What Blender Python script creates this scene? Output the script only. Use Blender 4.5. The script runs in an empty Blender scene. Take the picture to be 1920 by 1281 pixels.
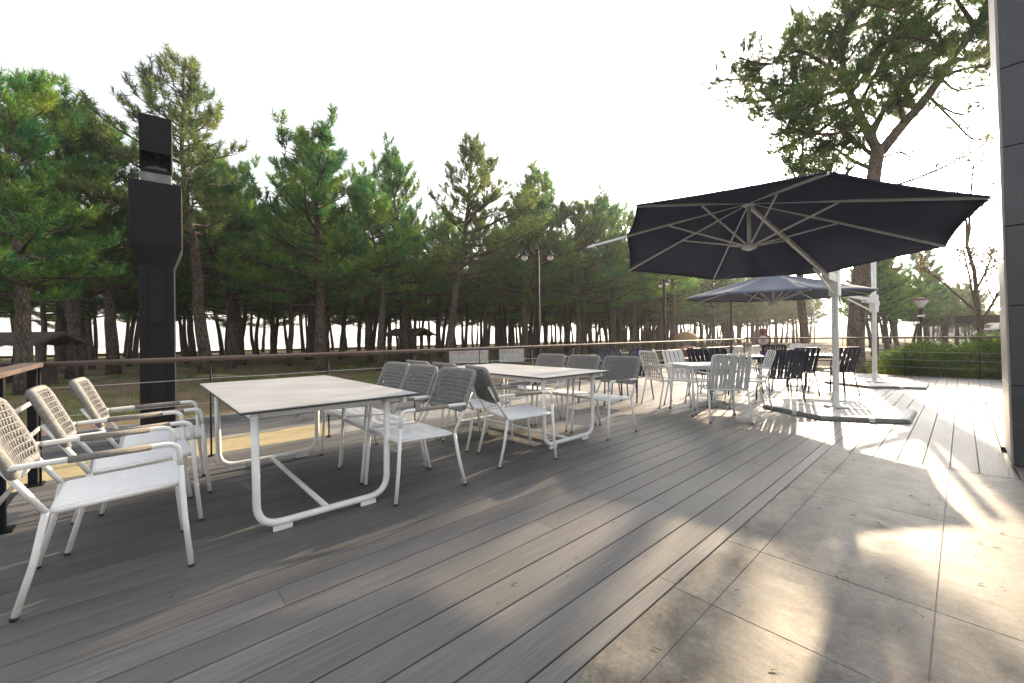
import bpy, bmesh, math, random
import numpy as np
from mathutils import Vector, Matrix
R = math.radians
scene = bpy.context.scene
C = scene.collection

# ------------------------------------------------------------------ camera
CAMH = 1.2
AZ = R(47.7)
FW = Vector((math.cos(AZ), math.sin(AZ), 0)); RT = Vector((math.sin(AZ), -math.cos(AZ), 0)); UP = Vector((0, 0, 1))
roll = 0.01
cam = bpy.data.cameras.new('camera'); camo = bpy.data.objects.new('camera', cam); C.objects.link(camo)
rx = math.cos(roll) * RT - math.sin(roll) * UP
ry = math.sin(roll) * RT + math.cos(roll) * UP
rz = -FW
m = Matrix((rx, ry, rz)).transposed().to_4x4(); m.translation = Vector((0, 0, CAMH))
camo.matrix_world = m
cam.sensor_width = 36; cam.lens = 14.4; cam.shift_y = -10 / 1920; cam.clip_end = 5000; cam.clip_start = 0.05
scene.camera = camo

# ------------------------------------------------------------------ light
SUN_AZ = R(10.0); SUN_EL = R(18.2)
world = bpy.data.worlds.new("World"); scene.world = world; world.use_nodes = True
wn = world.node_tree.nodes; wl = world.node_tree.links
sky = wn.new('ShaderNodeTexSky'); sky.sky_type = 'NISHITA'; sky.sun_disc = False
sky.sun_elevation = SUN_EL; sky.sun_rotation = math.pi / 2 - SUN_AZ
sky.air_density = 1.0; sky.dust_density = 4.0; sky.ozone_density = 1.0
hs = wn.new('ShaderNodeHueSaturation'); hs.inputs['Saturation'].default_value = 0.3
wl.new(sky.outputs[0], hs.inputs['Color'])
bg = wn['Background']; bg.inputs[1].default_value = 0.15
wl.new(hs.outputs[0], bg.inputs[0])
sl = bpy.data.lights.new('sun', 'SUN'); sl.energy = 3.9; sl.angle = R(0.5); sl.color = (1.0, 0.77, 0.51)
so = bpy.data.objects.new('sun', sl); C.objects.link(so)
sd = Vector((math.cos(SUN_EL) * math.cos(SUN_AZ), math.cos(SUN_EL) * math.sin(SUN_AZ), math.sin(SUN_EL)))
so.rotation_euler = sd.to_track_quat('Z', 'Y').to_euler(); so.location = (0, 0, 20)
scene.view_settings.view_transform = 'Standard'; scene.view_settings.look = 'None'
scene.view_settings.gamma = 1; scene.view_settings.exposure = 1.72
scene.cycles.max_bounces = 8; scene.cycles.transparent_max_bounces = 16

# ------------------------------------------------------------------ helpers
def W(px, depth, z=0.0):
    """a world point seen at column px of the 1920 px photograph at a given depth"""
    p = FW * depth + RT * ((px - 960) / 768 * depth)
    return Vector((p.x, p.y, z))

def tag(o, label=None, cat=None, group=None, kind=None):
    if label: o['label'] = label
    if cat: o['category'] = cat
    if group: o['group'] = group
    if kind: o['kind'] = kind
    return o

def empty(name, loc=(0, 0, 0), rz=0, label=None, cat=None, group=None):
    o = bpy.data.objects.new(name, None); C.objects.link(o)
    o.location = loc; o.rotation_euler = (0, 0, rz); o.empty_display_size = .2
    return tag(o, label, cat, group)

class MB:
    def __init__(s): s.v = []; s.f = []; s.n = 0; s.sm = []
    def add(s, vs, fs, smooth=False):
        b = len(s.v)
        s.v += [tuple(v) for v in vs]
        s.f += [tuple(b + i for i in f) for f in fs]
        s.sm += [smooth] * len(fs)
        return s
    def box(s, c, d, M=None, bev=0):
        x, y, z = d[0] / 2, d[1] / 2, d[2] / 2
        if bev > 0:
            bm = bmesh.new(); bmesh.ops.create_cube(bm, size=1)
            bmesh.ops.scale(bm, vec=d, verts=bm.verts)
            bmesh.ops.bevel(bm, geom=bm.edges[:], offset=bev, segments=2, affect='EDGES', profile=.5)
            bm.verts.index_update()
            vs = [v.co.copy() for v in bm.verts]; fs = [[v.index for v in f.verts] for f in bm.faces]; bm.free()
        else:
            vs = [Vector((a, b, e)) for a in (-x, x) for b in (-y, y) for e in (-z, z)]
            fs = [(0, 1, 3, 2), (4, 6, 7, 5), (0, 4, 5, 1), (2, 3, 7, 6), (0, 2, 6, 4), (1, 5, 7, 3)]
        if M is not None: vs = [M @ v for v in vs]
        vs = [v + Vector(c) for v in vs]
        return s.add(vs, fs)
    def bar(s, a, b, w, h, up=(0, 0, 1), bev=0):
        a = Vector(a); b = Vector(b); d = (b - a); L = d.length; d.normalize(); u = Vector(up)
        if abs(d.dot(u)) > .98: u = Vector((1, 0, 0))
        y = u.cross(d).normalized(); z = d.cross(y)
        M = Matrix((d, y, z)).transposed()
        return s.box((a + b) / 2, (L, w, h), M, bev)
    def tube(s, pts, r, n=8, cap=True, smooth=True):
        pts = [Vector(p) for p in pts]; N = len(pts)
        rs = r if isinstance(r, (list, tuple)) else [r] * N
        t0 = (pts[1] - pts[0]).normalized()
        u = t0.orthogonal().normalized()
        vs = []
        for i in range(N):
            if i == 0: t = pts[1] - pts[0]
            elif i == N - 1: t = pts[-1] - pts[-2]
            else: t = (pts[i + 1] - pts[i]).normalized() + (pts[i] - pts[i - 1]).normalized()
            if t.length < 1e-9: t = t0.copy()
            t.normalize()
            u = (u - t * u.dot(t)); u = u.normalized() if u.length > 1e-6 else t.orthogonal().normalized()
            w = t.cross(u)
            for k in range(n):
                a = 2 * math.pi * k / n
                vs.append(pts[i] + (u * math.cos(a) + w * math.sin(a)) * rs[i])
        fs = [(i * n + k, i * n + (k + 1) % n, (i + 1) * n + (k + 1) % n, (i + 1) * n + k) for i in range(N - 1) for k in range(n)]
        s.add(vs, fs, smooth)
        if cap:
            b = len(s.v) - len(vs)
            s.f.append(tuple(b + k for k in range(n - 1, -1, -1))); s.sm.append(False)
            s.f.append(tuple(b + (N - 1) * n + k for k in range(n))); s.sm.append(False)
        return s
    def lathe(s, prof, c=(0, 0, 0), n=20, M=None):
        vs = []
        for (r, z) in prof:
            for k in range(n):
                a = 2 * math.pi * k / n
                v = Vector((r * math.cos(a), r * math.sin(a), z))
                if M is not None: v = M @ v
                vs.append(v + Vector(c))
        fs = [(i * n + k, i * n + (k + 1) % n, (i + 1) * n + (k + 1) % n, (i + 1) * n + k) for i in range(len(prof) - 1) for k in range(n)]
        return s.add(vs, fs, True)
    def prism(s, poly, z0, z1, top=None):
        n = len(poly); tp = top or poly
        vs = [Vector((p[0], p[1], z0)) for p in poly] + [Vector((p[0], p[1], z1)) for p in tp]
        fs = [tuple(range(n - 1, -1, -1)), tuple(range(n, 2 * n))] + [(i, (i + 1) % n, n + (i + 1) % n, n + i) for i in range(n)]
        return s.add(vs, fs)
    def sphere(s, c, r, n=12, sc=(1, 1, 1)):
        prof = [(math.sin(math.pi * i / n) * r * sc[0], -math.cos(math.pi * i / n) * r * sc[2]) for i in range(n + 1)]
        prof[0] = (1e-4, prof[0][1]); prof[-1] = (1e-4, prof[-1][1])
        return s.lathe(prof, c, n + 4)
    def build(s, name, mat, parent=None, loc=None):
        me = bpy.data.meshes.new(name); me.from_pydata(s.v, [], s.f)
        me.polygons.foreach_set('use_smooth', s.sm)
        me.materials.append(mat); me.update()
        o = bpy.data.objects.new(name, me); C.objects.link(o)
        if parent: o.parent = parent
        if loc: o.location = loc
        return o

def np_mesh(name, verts, fsz, mat, smooth=False):
    me = bpy.data.meshes.new(name)
    nv = len(verts); nf = nv // fsz
    me.vertices.add(nv); me.vertices.foreach_set('co', verts.astype(np.float32).ravel())
    me.loops.add(nv); me.loops.foreach_set('vertex_index', np.arange(nv, dtype=np.int32))
    me.polygons.add(nf)
    me.polygons.foreach_set('loop_start', np.arange(0, nv, fsz, dtype=np.int32))
    me.polygons.foreach_set('loop_total', np.full(nf, fsz, dtype=np.int32))
    me.materials.append(mat); me.update(calc_edges=True)
    return me

def copy_tree(o, parent=None):
    c = o.copy(); C.objects.link(c)
    if parent: c.parent = parent
    for ch in list(KIDS.get(o.name, [])):
        k = copy_tree(ch, c); KIDS.setdefault(c.name, []).append(k)
    return c
KIDS = {}
def index_kids(root):
    allo = [o for o in C.objects]
    def rec(o):
        ks = [c for c in allo if c.parent == o]
        KIDS[o.name] = ks
        for k in ks: rec(k)
    rec(root)

def arc(a, b, c, r, n=5):
    """polyline a-b-c with the corner at b rounded with radius r"""
    a, b, c = Vector(a), Vector(b), Vector(c)
    d1 = (a - b).normalized(); d2 = (c - b).normalized()
    p1 = b + d1 * r; p2 = b + d2 * r
    out = []
    for i in range(n + 1):
        t = i / n
        out.append((1 - t) ** 2 * p1 + 2 * t * (1 - t) * b + t * t * p2)
    return out
def rounded(pts, r, n=5):
    out = [Vector(pts[0])]
    for i in range(1, len(pts) - 1): out += arc(pts[i - 1], pts[i], pts[i + 1], r, n)
    out.append(Vector(pts[-1]))
    return out

# ------------------------------------------------------------------ materials
def mat(name, col, rough=.5, metal=0, spec=.5):
    m = bpy.data.materials.new(name); m.use_nodes = True
    b = m.node_tree.nodes['Principled BSDF']
    b.inputs['Base Color'].default_value = (*col, 1); b.inputs['Roughness'].default_value = rough
    b.inputs['Metallic'].default_value = metal; b.inputs['Specular IOR Level'].default_value = spec
    return m, m.node_tree.nodes, m.node_tree.links, b

def noise_mat(name, c1, c2, scale=5, rough=(.4, .6), bump=0, bscale=60, stretch=(1, 1, 1), detail=6, metal=0, spec=.5, isl=0):
    m, n, l, b = mat(name, c1, rough[0], metal, spec)
    tc = n.new('ShaderNodeTexCoord'); mp = n.new('ShaderNodeMapping'); mp.inputs['Scale'].default_value = stretch
    l.new(tc.outputs['Object'], mp.inputs['Vector'])
    nz = n.new('ShaderNodeTexNoise'); nz.inputs['Scale'].default_value = scale; nz.inputs['Detail'].default_value = detail
    l.new(mp.outputs[0], nz.inputs['Vector'])
    cr = n.new('ShaderNodeValToRGB'); cr.color_ramp.elements[0].position = .32; cr.color_ramp.elements[1].position = .68
    cr.color_ramp.elements[0].color = (*c1, 1); cr.color_ramp.elements[1].color = (*c2, 1)
    l.new(nz.outputs[0], cr.inputs[0])
    out = cr.outputs[0]
    if isl:
        g = n.new('ShaderNodeNewGeometry'); h = n.new('ShaderNodeHueSaturation')
        mr = n.new('ShaderNodeMapRange'); mr.inputs[3].default_value = 1 - isl; mr.inputs[4].default_value = 1 + isl
        l.new(g.outputs['Random Per Island'], mr.inputs[0]); l.new(mr.outputs[0], h.inputs['Value'])
        l.new(out, h.inputs['Color']); out = h.outputs[0]
    l.new(out, b.inputs['Base Color'])
    mr2 = n.new('ShaderNodeMapRange'); mr2.inputs[3].default_value = rough[0]; mr2.inputs[4].default_value = rough[1]
    l.new(nz.outputs[0], mr2.inputs[0]); l.new(mr2.outputs[0], b.inputs['Roughness'])
    if bump:
        nb = n.new('ShaderNodeTexNoise'); nb.inputs['Scale'].default_value = bscale; nb.inputs['Detail'].default_value = 8
        l.new(mp.outputs[0], nb.inputs['Vector'])
        bp = n.new('ShaderNodeBump'); bp.inputs['Strength'].default_value = bump; bp.inputs['Distance'].default_value = .01
        l.new(nb.outputs[0], bp.inputs['Height']); l.new(bp.outputs[0], b.inputs['Normal'])
    return m

M_white = noise_mat('white_powder_coat', (.68, .68, .66), (.78, .78, .76), 9, (.32, .48), .05, 300)
M_sling = noise_mat('white_sling_mesh', (.7, .71, .72), (.8, .81, .82), 30, (.6, .75), .25, 700)
M_rubber = noise_mat('black_rubber', (.015, .015, .016), (.03, .03, .03), 20, (.6, .8))
M_rope = noise_mat('grey_rope', (.165, .163, .158), (.285, .28, .265), 60, (.8, .95), .5, 500)
M_wrap = noise_mat('grey_arm_wrap', (.2, .18, .16), (.33, .3, .26), 40, (.75, .9), .5, 500, (8, 1, 1))
M_navy = noise_mat('navy_powder_coat', (.012, .016, .035), (.022, .028, .055), 8, (.3, .45), .05, 300)
M_gsoft = noise_mat('pale_grey_strap', (.42, .42, .40), (.55, .55, .53), 12, (.45, .6), .1, 300)
M_wstrap = noise_mat('white_strap', (.68, .68, .67), (.8, .8, .79), 12, (.4, .55), .1, 300)
M_beige = noise_mat('beige_strap', (.5, .46, .41), (.66, .61, .55), 12, (.6, .75), .2, 300)
M_black = noise_mat('black_painted_steel', (.004, .0045, .006), (.008, .0085, .011), 6, (.55, .75), .08, 200, spec=.22)
M_collar = noise_mat('dull_grey_steel', (.12, .12, .125), (.2, .2, .21), 10, (.35, .5), .05, 300)
M_gloss = noise_mat('black_gloss_steel', (.012, .012, .014), (.02, .02, .024), 6, (.12, .22), .04, 100)
M_steel = noise_mat('brushed_steel', (.55, .55, .56), (.68, .68, .69), 12, (.35, .5), .05, 300, metal=.6)
M_cable = noise_mat('steel_cable', (.45, .45, .45), (.6, .6, .6), 30, (.3, .45), metal=.6)
M_rail = noise_mat('brown_wood_handrail', (.055, .038, .031), (.105, .07, .055), 8, (.5, .7), .3, 60, (.3, 8, 8))
M_edge = noise_mat('black_edge', (.012, .012, .012), (.03, .03, .03), 20, (.4, .6))
M_top = noise_mat('pale_stone_laminate', (.25, .257, .262), (.365, .375, .382), 2.2, (.42, .58), .03, 200, (1, 2.4, 1))
M_slab = noise_mat('pale_concrete_slab', (.42, .41, .39), (.55, .54, .51), 8, (.6, .8), .3, 90)
M_slabside = noise_mat('grey_cast_base', (.16, .16, .15), (.24, .235, .22), 12, (.6, .8), .3, 90)
M_roof = noise_mat('dark_thatch', (.035, .026, .02), (.09, .065, .04), 14, (.8, .95), .8, 60)
M_woodd = noise_mat('dark_weathered_wood', (.04, .03, .025), (.09, .07, .055), 10, (.7, .9), .5, 50, (1, 1, .2))
M_asph = noise_mat('asphalt', (.045, .046, .05), (.075, .076, .08), 3, (.75, .9), .5, 120)
M_pave = noise_mat('concrete_paving', (.15, .148, .142), (.23, .225, .215), 3, (.7, .9), .4, 80)
M_yel = noise_mat('yellow_road_paint', (.27, .225, .13), (.38, .30, .15), 5, (.6, .8), .3, 80)
M_pink = noise_mat('pinkish_path', (.2, .155, .145), (.27, .215, .2), 4, (.9, .98), .3, 60, spec=.05)
M_sand = noise_mat('beach_sand', (.58, .52, .43), (.70, .63, .54), .15, (.8, .95), .4, 6)
M_sea = noise_mat('sea_water', (.16, .2, .22), (.22, .26, .28), .05, (.15, .3), .3, .8)
M_grassl = noise_mat('grass_blades', (.07, .11, .02), (.17, .22, .04), 3, (.6, .8))
M_banner = noise_mat('white_banner', (.4, .39, .35), (.5, .49, .45), 3, (.6, .8))
M_red = noise_mat('red_print', (.45, .05, .06), (.55, .08, .08), 6, (.5, .7))
M_dkgreen = noise_mat('dark_green_print', (.03, .08, .06), (.05, .11, .08), 6, (.5, .7))
M_purple = noise_mat('purple_paint', (.10, .05, .28), (.16, .08, .36), 5, (.4, .6))
M_redish = noise_mat('dark_red_paint', (.16, .03, .04), (.22, .05, .06), 6, (.5, .7))
M_straw = noise_mat('straw_thatch', (.22, .14, .075), (.33, .22, .11), 12, (.8, .95), .6, 50)
M_ylw = noise_mat('ochre_painted_wood', (.3, .26, .12), (.42, .36, .18), 8, (.6, .8))
M_hill = noise_mat('distant_wooded_hill', (.03, .06, .035), (.06, .09, .05), .05, (.8, .95), .5, .3)
M_dull = noise_mat('far_wall_paint', (.4, .38, .36), (.5, .48, .45), 3, (.6, .8))

def glassy_globe():
    m, n, l, b = mat('frosted_globe', (.8, .78, .72), .35)
    b.inputs['Transmission Weight'].default_value = .35; b.inputs['Subsurface Weight'].default_value = .4
    return m
M_globe = glassy_globe()

# composite decking
def deck_mat():
    m, n, l, b = mat('grey_composite_decking', (.2, .2, .2), .5, spec=.25)
    tc = n.new('ShaderNodeTexCoord'); g = n.new('ShaderNodeNewGeometry')
    off = n.new('ShaderNodeVectorMath'); off.operation = 'SCALE'; off.inputs[0].default_value = (37, 91, 13)
    l.new(g.outputs['Random Per Island'], off.inputs[3])
    ad = n.new('ShaderNodeVectorMath'); ad.operation = 'ADD'
    l.new(tc.outputs['Object'], ad.inputs[0]); l.new(off.outputs[0], ad.inputs[1])
    def nz(stretch, scale, detail, rough=.55):
        mp = n.new('ShaderNodeMapping'); mp.inputs['Scale'].default_value = stretch
        l.new(ad.outputs[0], mp.inputs['Vector'])
        t = n.new('ShaderNodeTexNoise'); t.inputs['Scale'].default_value = scale; t.inputs['Detail'].default_value = detail
        t.inputs['Roughness'].default_value = rough
        l.new(mp.outputs[0], t.inputs['Vector']); return t
    grain = nz((1.0, 34, 34), 3.2, 9, .62)      # fine embossed grain running along the board
    broad = nz((.6, 3, 3), 1.1, 5)
    wear = n.new('ShaderNodeTexNoise'); wear.inputs['Scale'].default_value = .55; wear.inputs['Detail'].default_value = 7
    l.new(tc.outputs['Object'], wear.inputs['Vector'])
    cr = n.new('ShaderNodeValToRGB'); e = cr.color_ramp.elements
    e[0].position = .33; e[0].color = (.092, .090, .088, 1); e[1].position = .7; e[1].color = (.148, .144, .139, 1)
    l.new(grain.outputs[0], cr.inputs[0])
    mx = n.new('ShaderNodeMixRGB'); mx.blend_type = 'OVERLAY'; mx.inputs[0].default_value = .45
    l.new(cr.outputs[0], mx.inputs[1]); l.new(broad.outputs[0], mx.inputs[2])
    h = n.new('ShaderNodeHueSaturation'); mr = n.new('ShaderNodeMapRange'); mr.inputs[3].default_value = .89; mr.inputs[4].default_value = 1.11
    l.new(g.outputs['Random Per Island'], mr.inputs[0]); l.new(mr.outputs[0], h.inputs['Value']); l.new(mx.outputs[0], h.inputs['Color'])
    mx2 = n.new('ShaderNodeMixRGB'); mx2.blend_type = 'OVERLAY'; mx2.inputs[0].default_value = .35
    l.new(h.outputs[0], mx2.inputs[1]); l.new(wear.outputs[0], mx2.inputs[2])
    l.new(mx2.outputs[0], b.inputs['Base Color'])
    mrr = n.new('ShaderNodeMapRange'); mrr.inputs[3].default_value = .42; mrr.inputs[4].default_value = .68
    l.new(wear.outputs[0], mrr.inputs[0]); l.new(mrr.outputs[0], b.inputs['Roughness'])
    bp = n.new('ShaderNodeBump'); bp.inputs['Strength'].default_value = .55; bp.inputs['Distance'].default_value = .004
    l.new(grain.outputs[0], bp.inputs['Height']); l.new(bp.outputs[0], b.inputs['Normal'])
    return m
M_deck = deck_mat()

def stone_mat():
    m, n, l, b = mat('worn_stone_paving', (.25, .24, .22), .4, spec=.32)
    tc = n.new('ShaderNodeTexCoord'); g = n.new('ShaderNodeNewGeometry')
    def nz(stretch, scale, detail, rough=.6, rot=0):
        mp = n.new('ShaderNodeMapping'); mp.inputs['Scale'].default_value = stretch; mp.inputs['Rotation'].default_value = (0, 0, rot)
        l.new(tc.outputs['Object'], mp.inputs['Vector'])
        t = n.new('ShaderNodeTexNoise'); t.inputs['Scale'].default_value = scale; t.inputs['Detail'].default_value = detail
        t.inputs['Roughness'].default_value = rough
        l.new(mp.outputs[0], t.inputs['Vector']); return t
    a = nz((1, 1, 1), 3.4, 13, .78); c = nz((3.4, 1.1, 1), 2.6, 12, .78, R(14)); d = nz((1, 1, 1), 45, 6, .7)
    cr = n.new('ShaderNodeValToRGB'); e = cr.color_ramp.elements
    e[0].position = .4; e[0].color = (.045, .042, .037, 1); e[1].position = .62; e[1].color = (.182, .166, .142, 1)
    l.new(a.outputs[0], cr.inputs[0])
    cr2 = n.new('ShaderNodeValToRGB'); e = cr2.color_ramp.elements
    e[0].position = .38; e[0].color = (.22, .22, .22, 1); e[1].position = .64; e[1].color = (.74, .74, .74, 1)
    l.new(c.outputs[0], cr2.inputs[0])
    mx = n.new('ShaderNodeMixRGB'); mx.blend_type = 'OVERLAY'; mx.inputs[0].default_value = .5
    l.new(cr.outputs[0], mx.inputs[1]); l.new(cr2.outputs[0], mx.inputs[2])
    mx2 = n.new('ShaderNodeMixRGB'); mx2.blend_type = 'OVERLAY'; mx2.inputs[0].default_value = .75
    l.new(mx.outputs[0], mx2.inputs[1]); l.new(d.outputs[0], mx2.inputs[2])
    h = n.new('ShaderNodeHueSaturation'); mr = n.new('ShaderNodeMapRange'); mr.inputs[3].default_value = .93; mr.inputs[4].default_value = 1.07
    l.new(g.outputs['Random Per Island'], mr.inputs[0]); l.new(mr.outputs[0], h.inputs['Value']); l.new(mx2.outputs[0], h.inputs['Color'])
    l.new(h.outputs[0], b.inputs['Base Color'])
    mrr = n.new('ShaderNodeMapRange'); mrr.inputs[3].default_value = .36; mrr.inputs[4].default_value = .8
    l.new(c.outputs[0], mrr.inputs[0]); l.new(mrr.outputs[0], b.inputs['Roughness'])
    bp = n.new('ShaderNodeBump'); bp.inputs['Strength'].default_value = .35; bp.inputs['Distance'].default_value = .006
    add = n.new('ShaderNodeMath'); l.new(c.outputs[0], add.inputs[0]); l.new(a.outputs[0], add.inputs[1])
    l.new(add.outputs[0], bp.inputs['Height']); l.new(bp.outputs[0], b.inputs['Normal'])
    return m
M_stone = stone_mat()

def ground_mat():
    m, n, l, b = mat('pine_needle_ground', (.1, .08, .05), .95, spec=.05)
    tc = n.new('ShaderNodeTexCoord')
    a = n.new('ShaderNodeTexNoise'); a.inputs['Scale'].default_value = .28; a.inputs['Detail'].default_value = 9
    l.new(tc.outputs['Object'], a.inputs['Vector'])
    d = n.new('ShaderNodeTexNoise'); d.inputs['Scale'].default_value = 6; d.inputs['Detail'].default_value = 9
    l.new(tc.outputs['Object'], d.inputs['Vector'])
    cr = n.new('ShaderNodeValToRGB'); e = cr.color_ramp.elements
    e[0].position = .42; e[0].color = (.17, .125, .085, 1); e[1].position = .58; e[1].color = (.09, .10, .036, 1)
    x = cr.color_ramp.elements.new(.7); x.color = (.34, .265, .18, 1)
    l.new(a.outputs[0], cr.inputs[0])
    mx = n.new('ShaderNodeMixRGB'); mx.blend_type = 'OVERLAY'; mx.inputs[0].default_value = .7
    l.new(cr.outputs[0], mx.inputs[1]); l.new(d.outputs[0], mx.inputs[2]); l.new(mx.outputs[0], b.inputs['Base Color'])
    bp = n.new('ShaderNodeBump'); bp.inputs['Strength'].default_value = .8; bp.inputs['Distance'].default_value = .05
    l.new(d.outputs[0], bp.inputs['Height']); l.new(bp.outputs[0], b.inputs['Normal'])
    return m
M_ground = ground_mat()

def bark_mat(name, c1, c2):
    m, n, l, b = mat(name, c1, .9, spec=.2)
    tc = n.new('ShaderNodeTexCoord'); mp = n.new('ShaderNodeMapping'); mp.inputs['Scale'].default_value = (1, 1, .3)
    l.new(tc.outputs['Object'], mp.inputs['Vector'])
    v = n.new('ShaderNodeTexVoronoi'); v.feature = 'DISTANCE_TO_EDGE'; v.inputs['Scale'].default_value = 17
    nz = n.new('ShaderNodeTexNoise'); nz.inputs['Scale'].default_value = 5; nz.inputs['Detail'].default_value = 8
    l.new(mp.outputs[0], nz.inputs['Vector'])
    mxv = n.new('ShaderNodeMixRGB'); mxv.inputs[0].default_value = .12; l.new(mp.outputs[0], mxv.inputs[1]); l.new(nz.outputs['Color'], mxv.inputs[2])
    l.new(mxv.outputs[0], v.inputs['Vector'])
    cr = n.new('ShaderNodeValToRGB'); e = cr.color_ramp.elements
    e[0].position = .02; e[0].color = (c1[0] * .8, c1[1] * .8, c1[2] * .8, 1); e[1].position = .22; e[1].color = (*c2, 1)
    l.new(v.outputs['Distance'], cr.inputs[0])
    mx = n.new('ShaderNodeMixRGB'); mx.blend_type = 'OVERLAY'; mx.inputs[0].default_value = .8
    l.new(cr.outputs[0], mx.inputs[1]); l.new(nz.outputs[0], mx.inputs[2]); l.new(mx.outputs[0], b.inputs['Base Color'])
    bp = n.new('ShaderNodeBump'); bp.inputs['Strength'].default_value = .9; bp.inputs['Distance'].default_value = .03
    l.new(cr.outputs[0], bp.inputs['Height']); l.new(bp.outputs[0], b.inputs['Normal'])
    return m
M_bark = bark_mat('dark_pine_bark', (.05, .04, .033), (.11, .085, .07))
M_bark2 = bark_mat('warm_pine_bark', (.10, .075, .06), (.165, .125, .10))

def leaf_mat(name, c1, c2, c3, trans=.35):
    m, n, l, b = mat(name, c1, .6, spec=.25)
    g = n.new('ShaderNodeNewGeometry'); tc = n.new('ShaderNodeTexCoord'); oi = n.new('ShaderNodeObjectInfo')
    nz = n.new('ShaderNodeTexNoise'); nz.inputs['Scale'].default_value = .9; nz.inputs['Detail'].default_value = 4
    l.new(tc.outputs['Object'], nz.inputs['Vector'])
    ad = n.new('ShaderNodeMath'); ad.operation = 'MULTIPLY_ADD'; ad.inputs[1].default_value = .35
    l.new(g.outputs['Random Per Island'], ad.inputs[0]); l.new(nz.outputs[0], ad.inputs[2])
    cr = n.new('ShaderNodeValToRGB'); e = cr.color_ramp.elements
    e[0].position = .42; e[0].color = (*c1, 1); e[1].position = .66; e[1].color = (*c2, 1)
    x = e.new(.86); x.color = (*c3, 1)
    l.new(ad.outputs[0], cr.inputs[0])
    h = n.new('ShaderNodeHueSaturation'); mr = n.new('ShaderNodeMapRange'); mr.inputs[3].default_value = .8; mr.inputs[4].default_value = 1.25
    l.new(oi.outputs['Random'], mr.inputs[0]); l.new(mr.outputs[0], h.inputs['Value']); l.new(cr.outputs[0], h.inputs['Color'])
    l.new(h.outputs[0], b.inputs['Base Color'])
    t = n.new('ShaderNodeBsdfTranslucent'); h2 = n.new('ShaderNodeHueSaturation'); h2.inputs['Value'].default_value = 1.7; h2.inputs['Saturation'].default_value = 1.1
    l.new(h.outputs[0], h2.inputs['Color']); l.new(h2.outputs[0], t.inputs['Color'])
    ms = n.new('ShaderNodeMixShader'); ms.inputs[0].default_value = trans
    l.new(b.outputs[0], ms.inputs[1]); l.new(t.outputs[0], ms.inputs[2])
    l.new(ms.outputs[0], n['Material Output'].inputs[0])
    return m
M_leaf = leaf_mat('pine_needles', (.02, .085, .044), (.052, .155, .05), (.21, .26, .05), .48)
M_leaf2 = leaf_mat('warm_pine_needles', (.045, .09, .04), (.09, .14, .05), (.2, .215, .07), .45)
M_jun = leaf_mat('juniper_sprays', (.02, .06, .016), (.055, .12, .022), (.26, .29, .06), .4)
M_twig = leaf_mat('sparse_brown_leaves', (.10, .08, .05), (.16, .13, .07), (.22, .19, .09), .4)

def fabric(name, c1, c2, tr):
    m, n, l, b = mat(name, c1, .85, spec=.2)
    tc = n.new('ShaderNodeTexCoord')
    nz = n.new('ShaderNodeTexNoise'); nz.inputs['Scale'].default_value = 1.6; nz.inputs['Detail'].default_value = 8; nz.inputs['Distortion'].default_value = .6
    l.new(tc.outputs['Object'], nz.inputs['Vector'])
    cr = n.new('ShaderNodeValToRGB'); cr.color_ramp.elements[0].color = (*c1, 1); cr.color_ramp.elements[1].color = (*c2, 1)
    cr.color_ramp.elements[0].position = .3; cr.color_ramp.elements[1].position = .7
    l.new(nz.outputs[0], cr.inputs[0]); l.new(cr.outputs[0], b.inputs['Base Color'])
    t = n.new('ShaderNodeBsdfTranslucent'); t.inputs['Color'].default_value = (c2[0] * 2.6, c2[1] * 2.5, c2[2] * 2.3, 1)
    ms = n.new('ShaderNodeMixShader'); ms.inputs[0].default_value = tr
    l.new(b.outputs[0], ms.inputs[1]); l.new(t.outputs[0], ms.inputs[2]); l.new(ms.outputs[0], n['Material Output'].inputs[0])
    w = n.new('ShaderNodeTexNoise'); w.inputs['Scale'].default_value = 260
    l.new(tc.outputs['Object'], w.inputs['Vector'])
    bp = n.new('ShaderNodeBump'); bp.inputs['Strength'].default_value = .3; bp.inputs['Distance'].default_value = .002
    l.new(w.outputs[0], bp.inputs['Height']); l.new(bp.outputs[0], b.inputs['Normal'])
    return m
M_canopy = fabric('charcoal_canopy_fabric', (.050, .056, .078), (.062, .068, .09), .45)
M_canopy2 = fabric('navy_canopy_fabric', (.12, .135, .18), (.15, .165, .21), .04)

def granite():
    m, n, l, b = mat('dark_granite', (.03, .03, .033), .35)
    tc = n.new('ShaderNodeTexCoord')
    nz = n.new('ShaderNodeTexNoise'); nz.inputs['Scale'].default_value = 120; nz.inputs['Detail'].default_value = 4
    l.new(tc.outputs['Object'], nz.inputs['Vector'])
    n2 = n.new('ShaderNodeTexNoise'); n2.inputs['Scale'].default_value = 2.5; n2.inputs['Detail'].default_value = 7
    l.new(tc.outputs['Object'], n2.inputs['Vector'])
    cr = n.new('ShaderNodeValToRGB'); e = cr.color_ramp.elements
    e[0].position = .35; e[0].color = (.012, .012, .014, 1); e[1].position = .7; e[1].color = (.075, .075, .08, 1)
    l.new(nz.outputs[0], cr.inputs[0])
    mx = n.new('ShaderNodeMixRGB'); mx.blend_type = 'OVERLAY'; mx.inputs[0].default_value = .5
    l.new(cr.outputs[0], mx.inputs[1]); l.new(n2.outputs[0], mx.inputs[2]); l.new(mx.outputs[0], b.inputs['Base Color'])
    return m
M_gran = granite()
M_litside = noise_mat('stone_painted_sunlit', (.42, .39, .34), (.55, .51, .45), 3, (.3, .45), .1, 80)  # pale colour stands in for grazing sun and sky glare on the pillar's side

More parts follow.
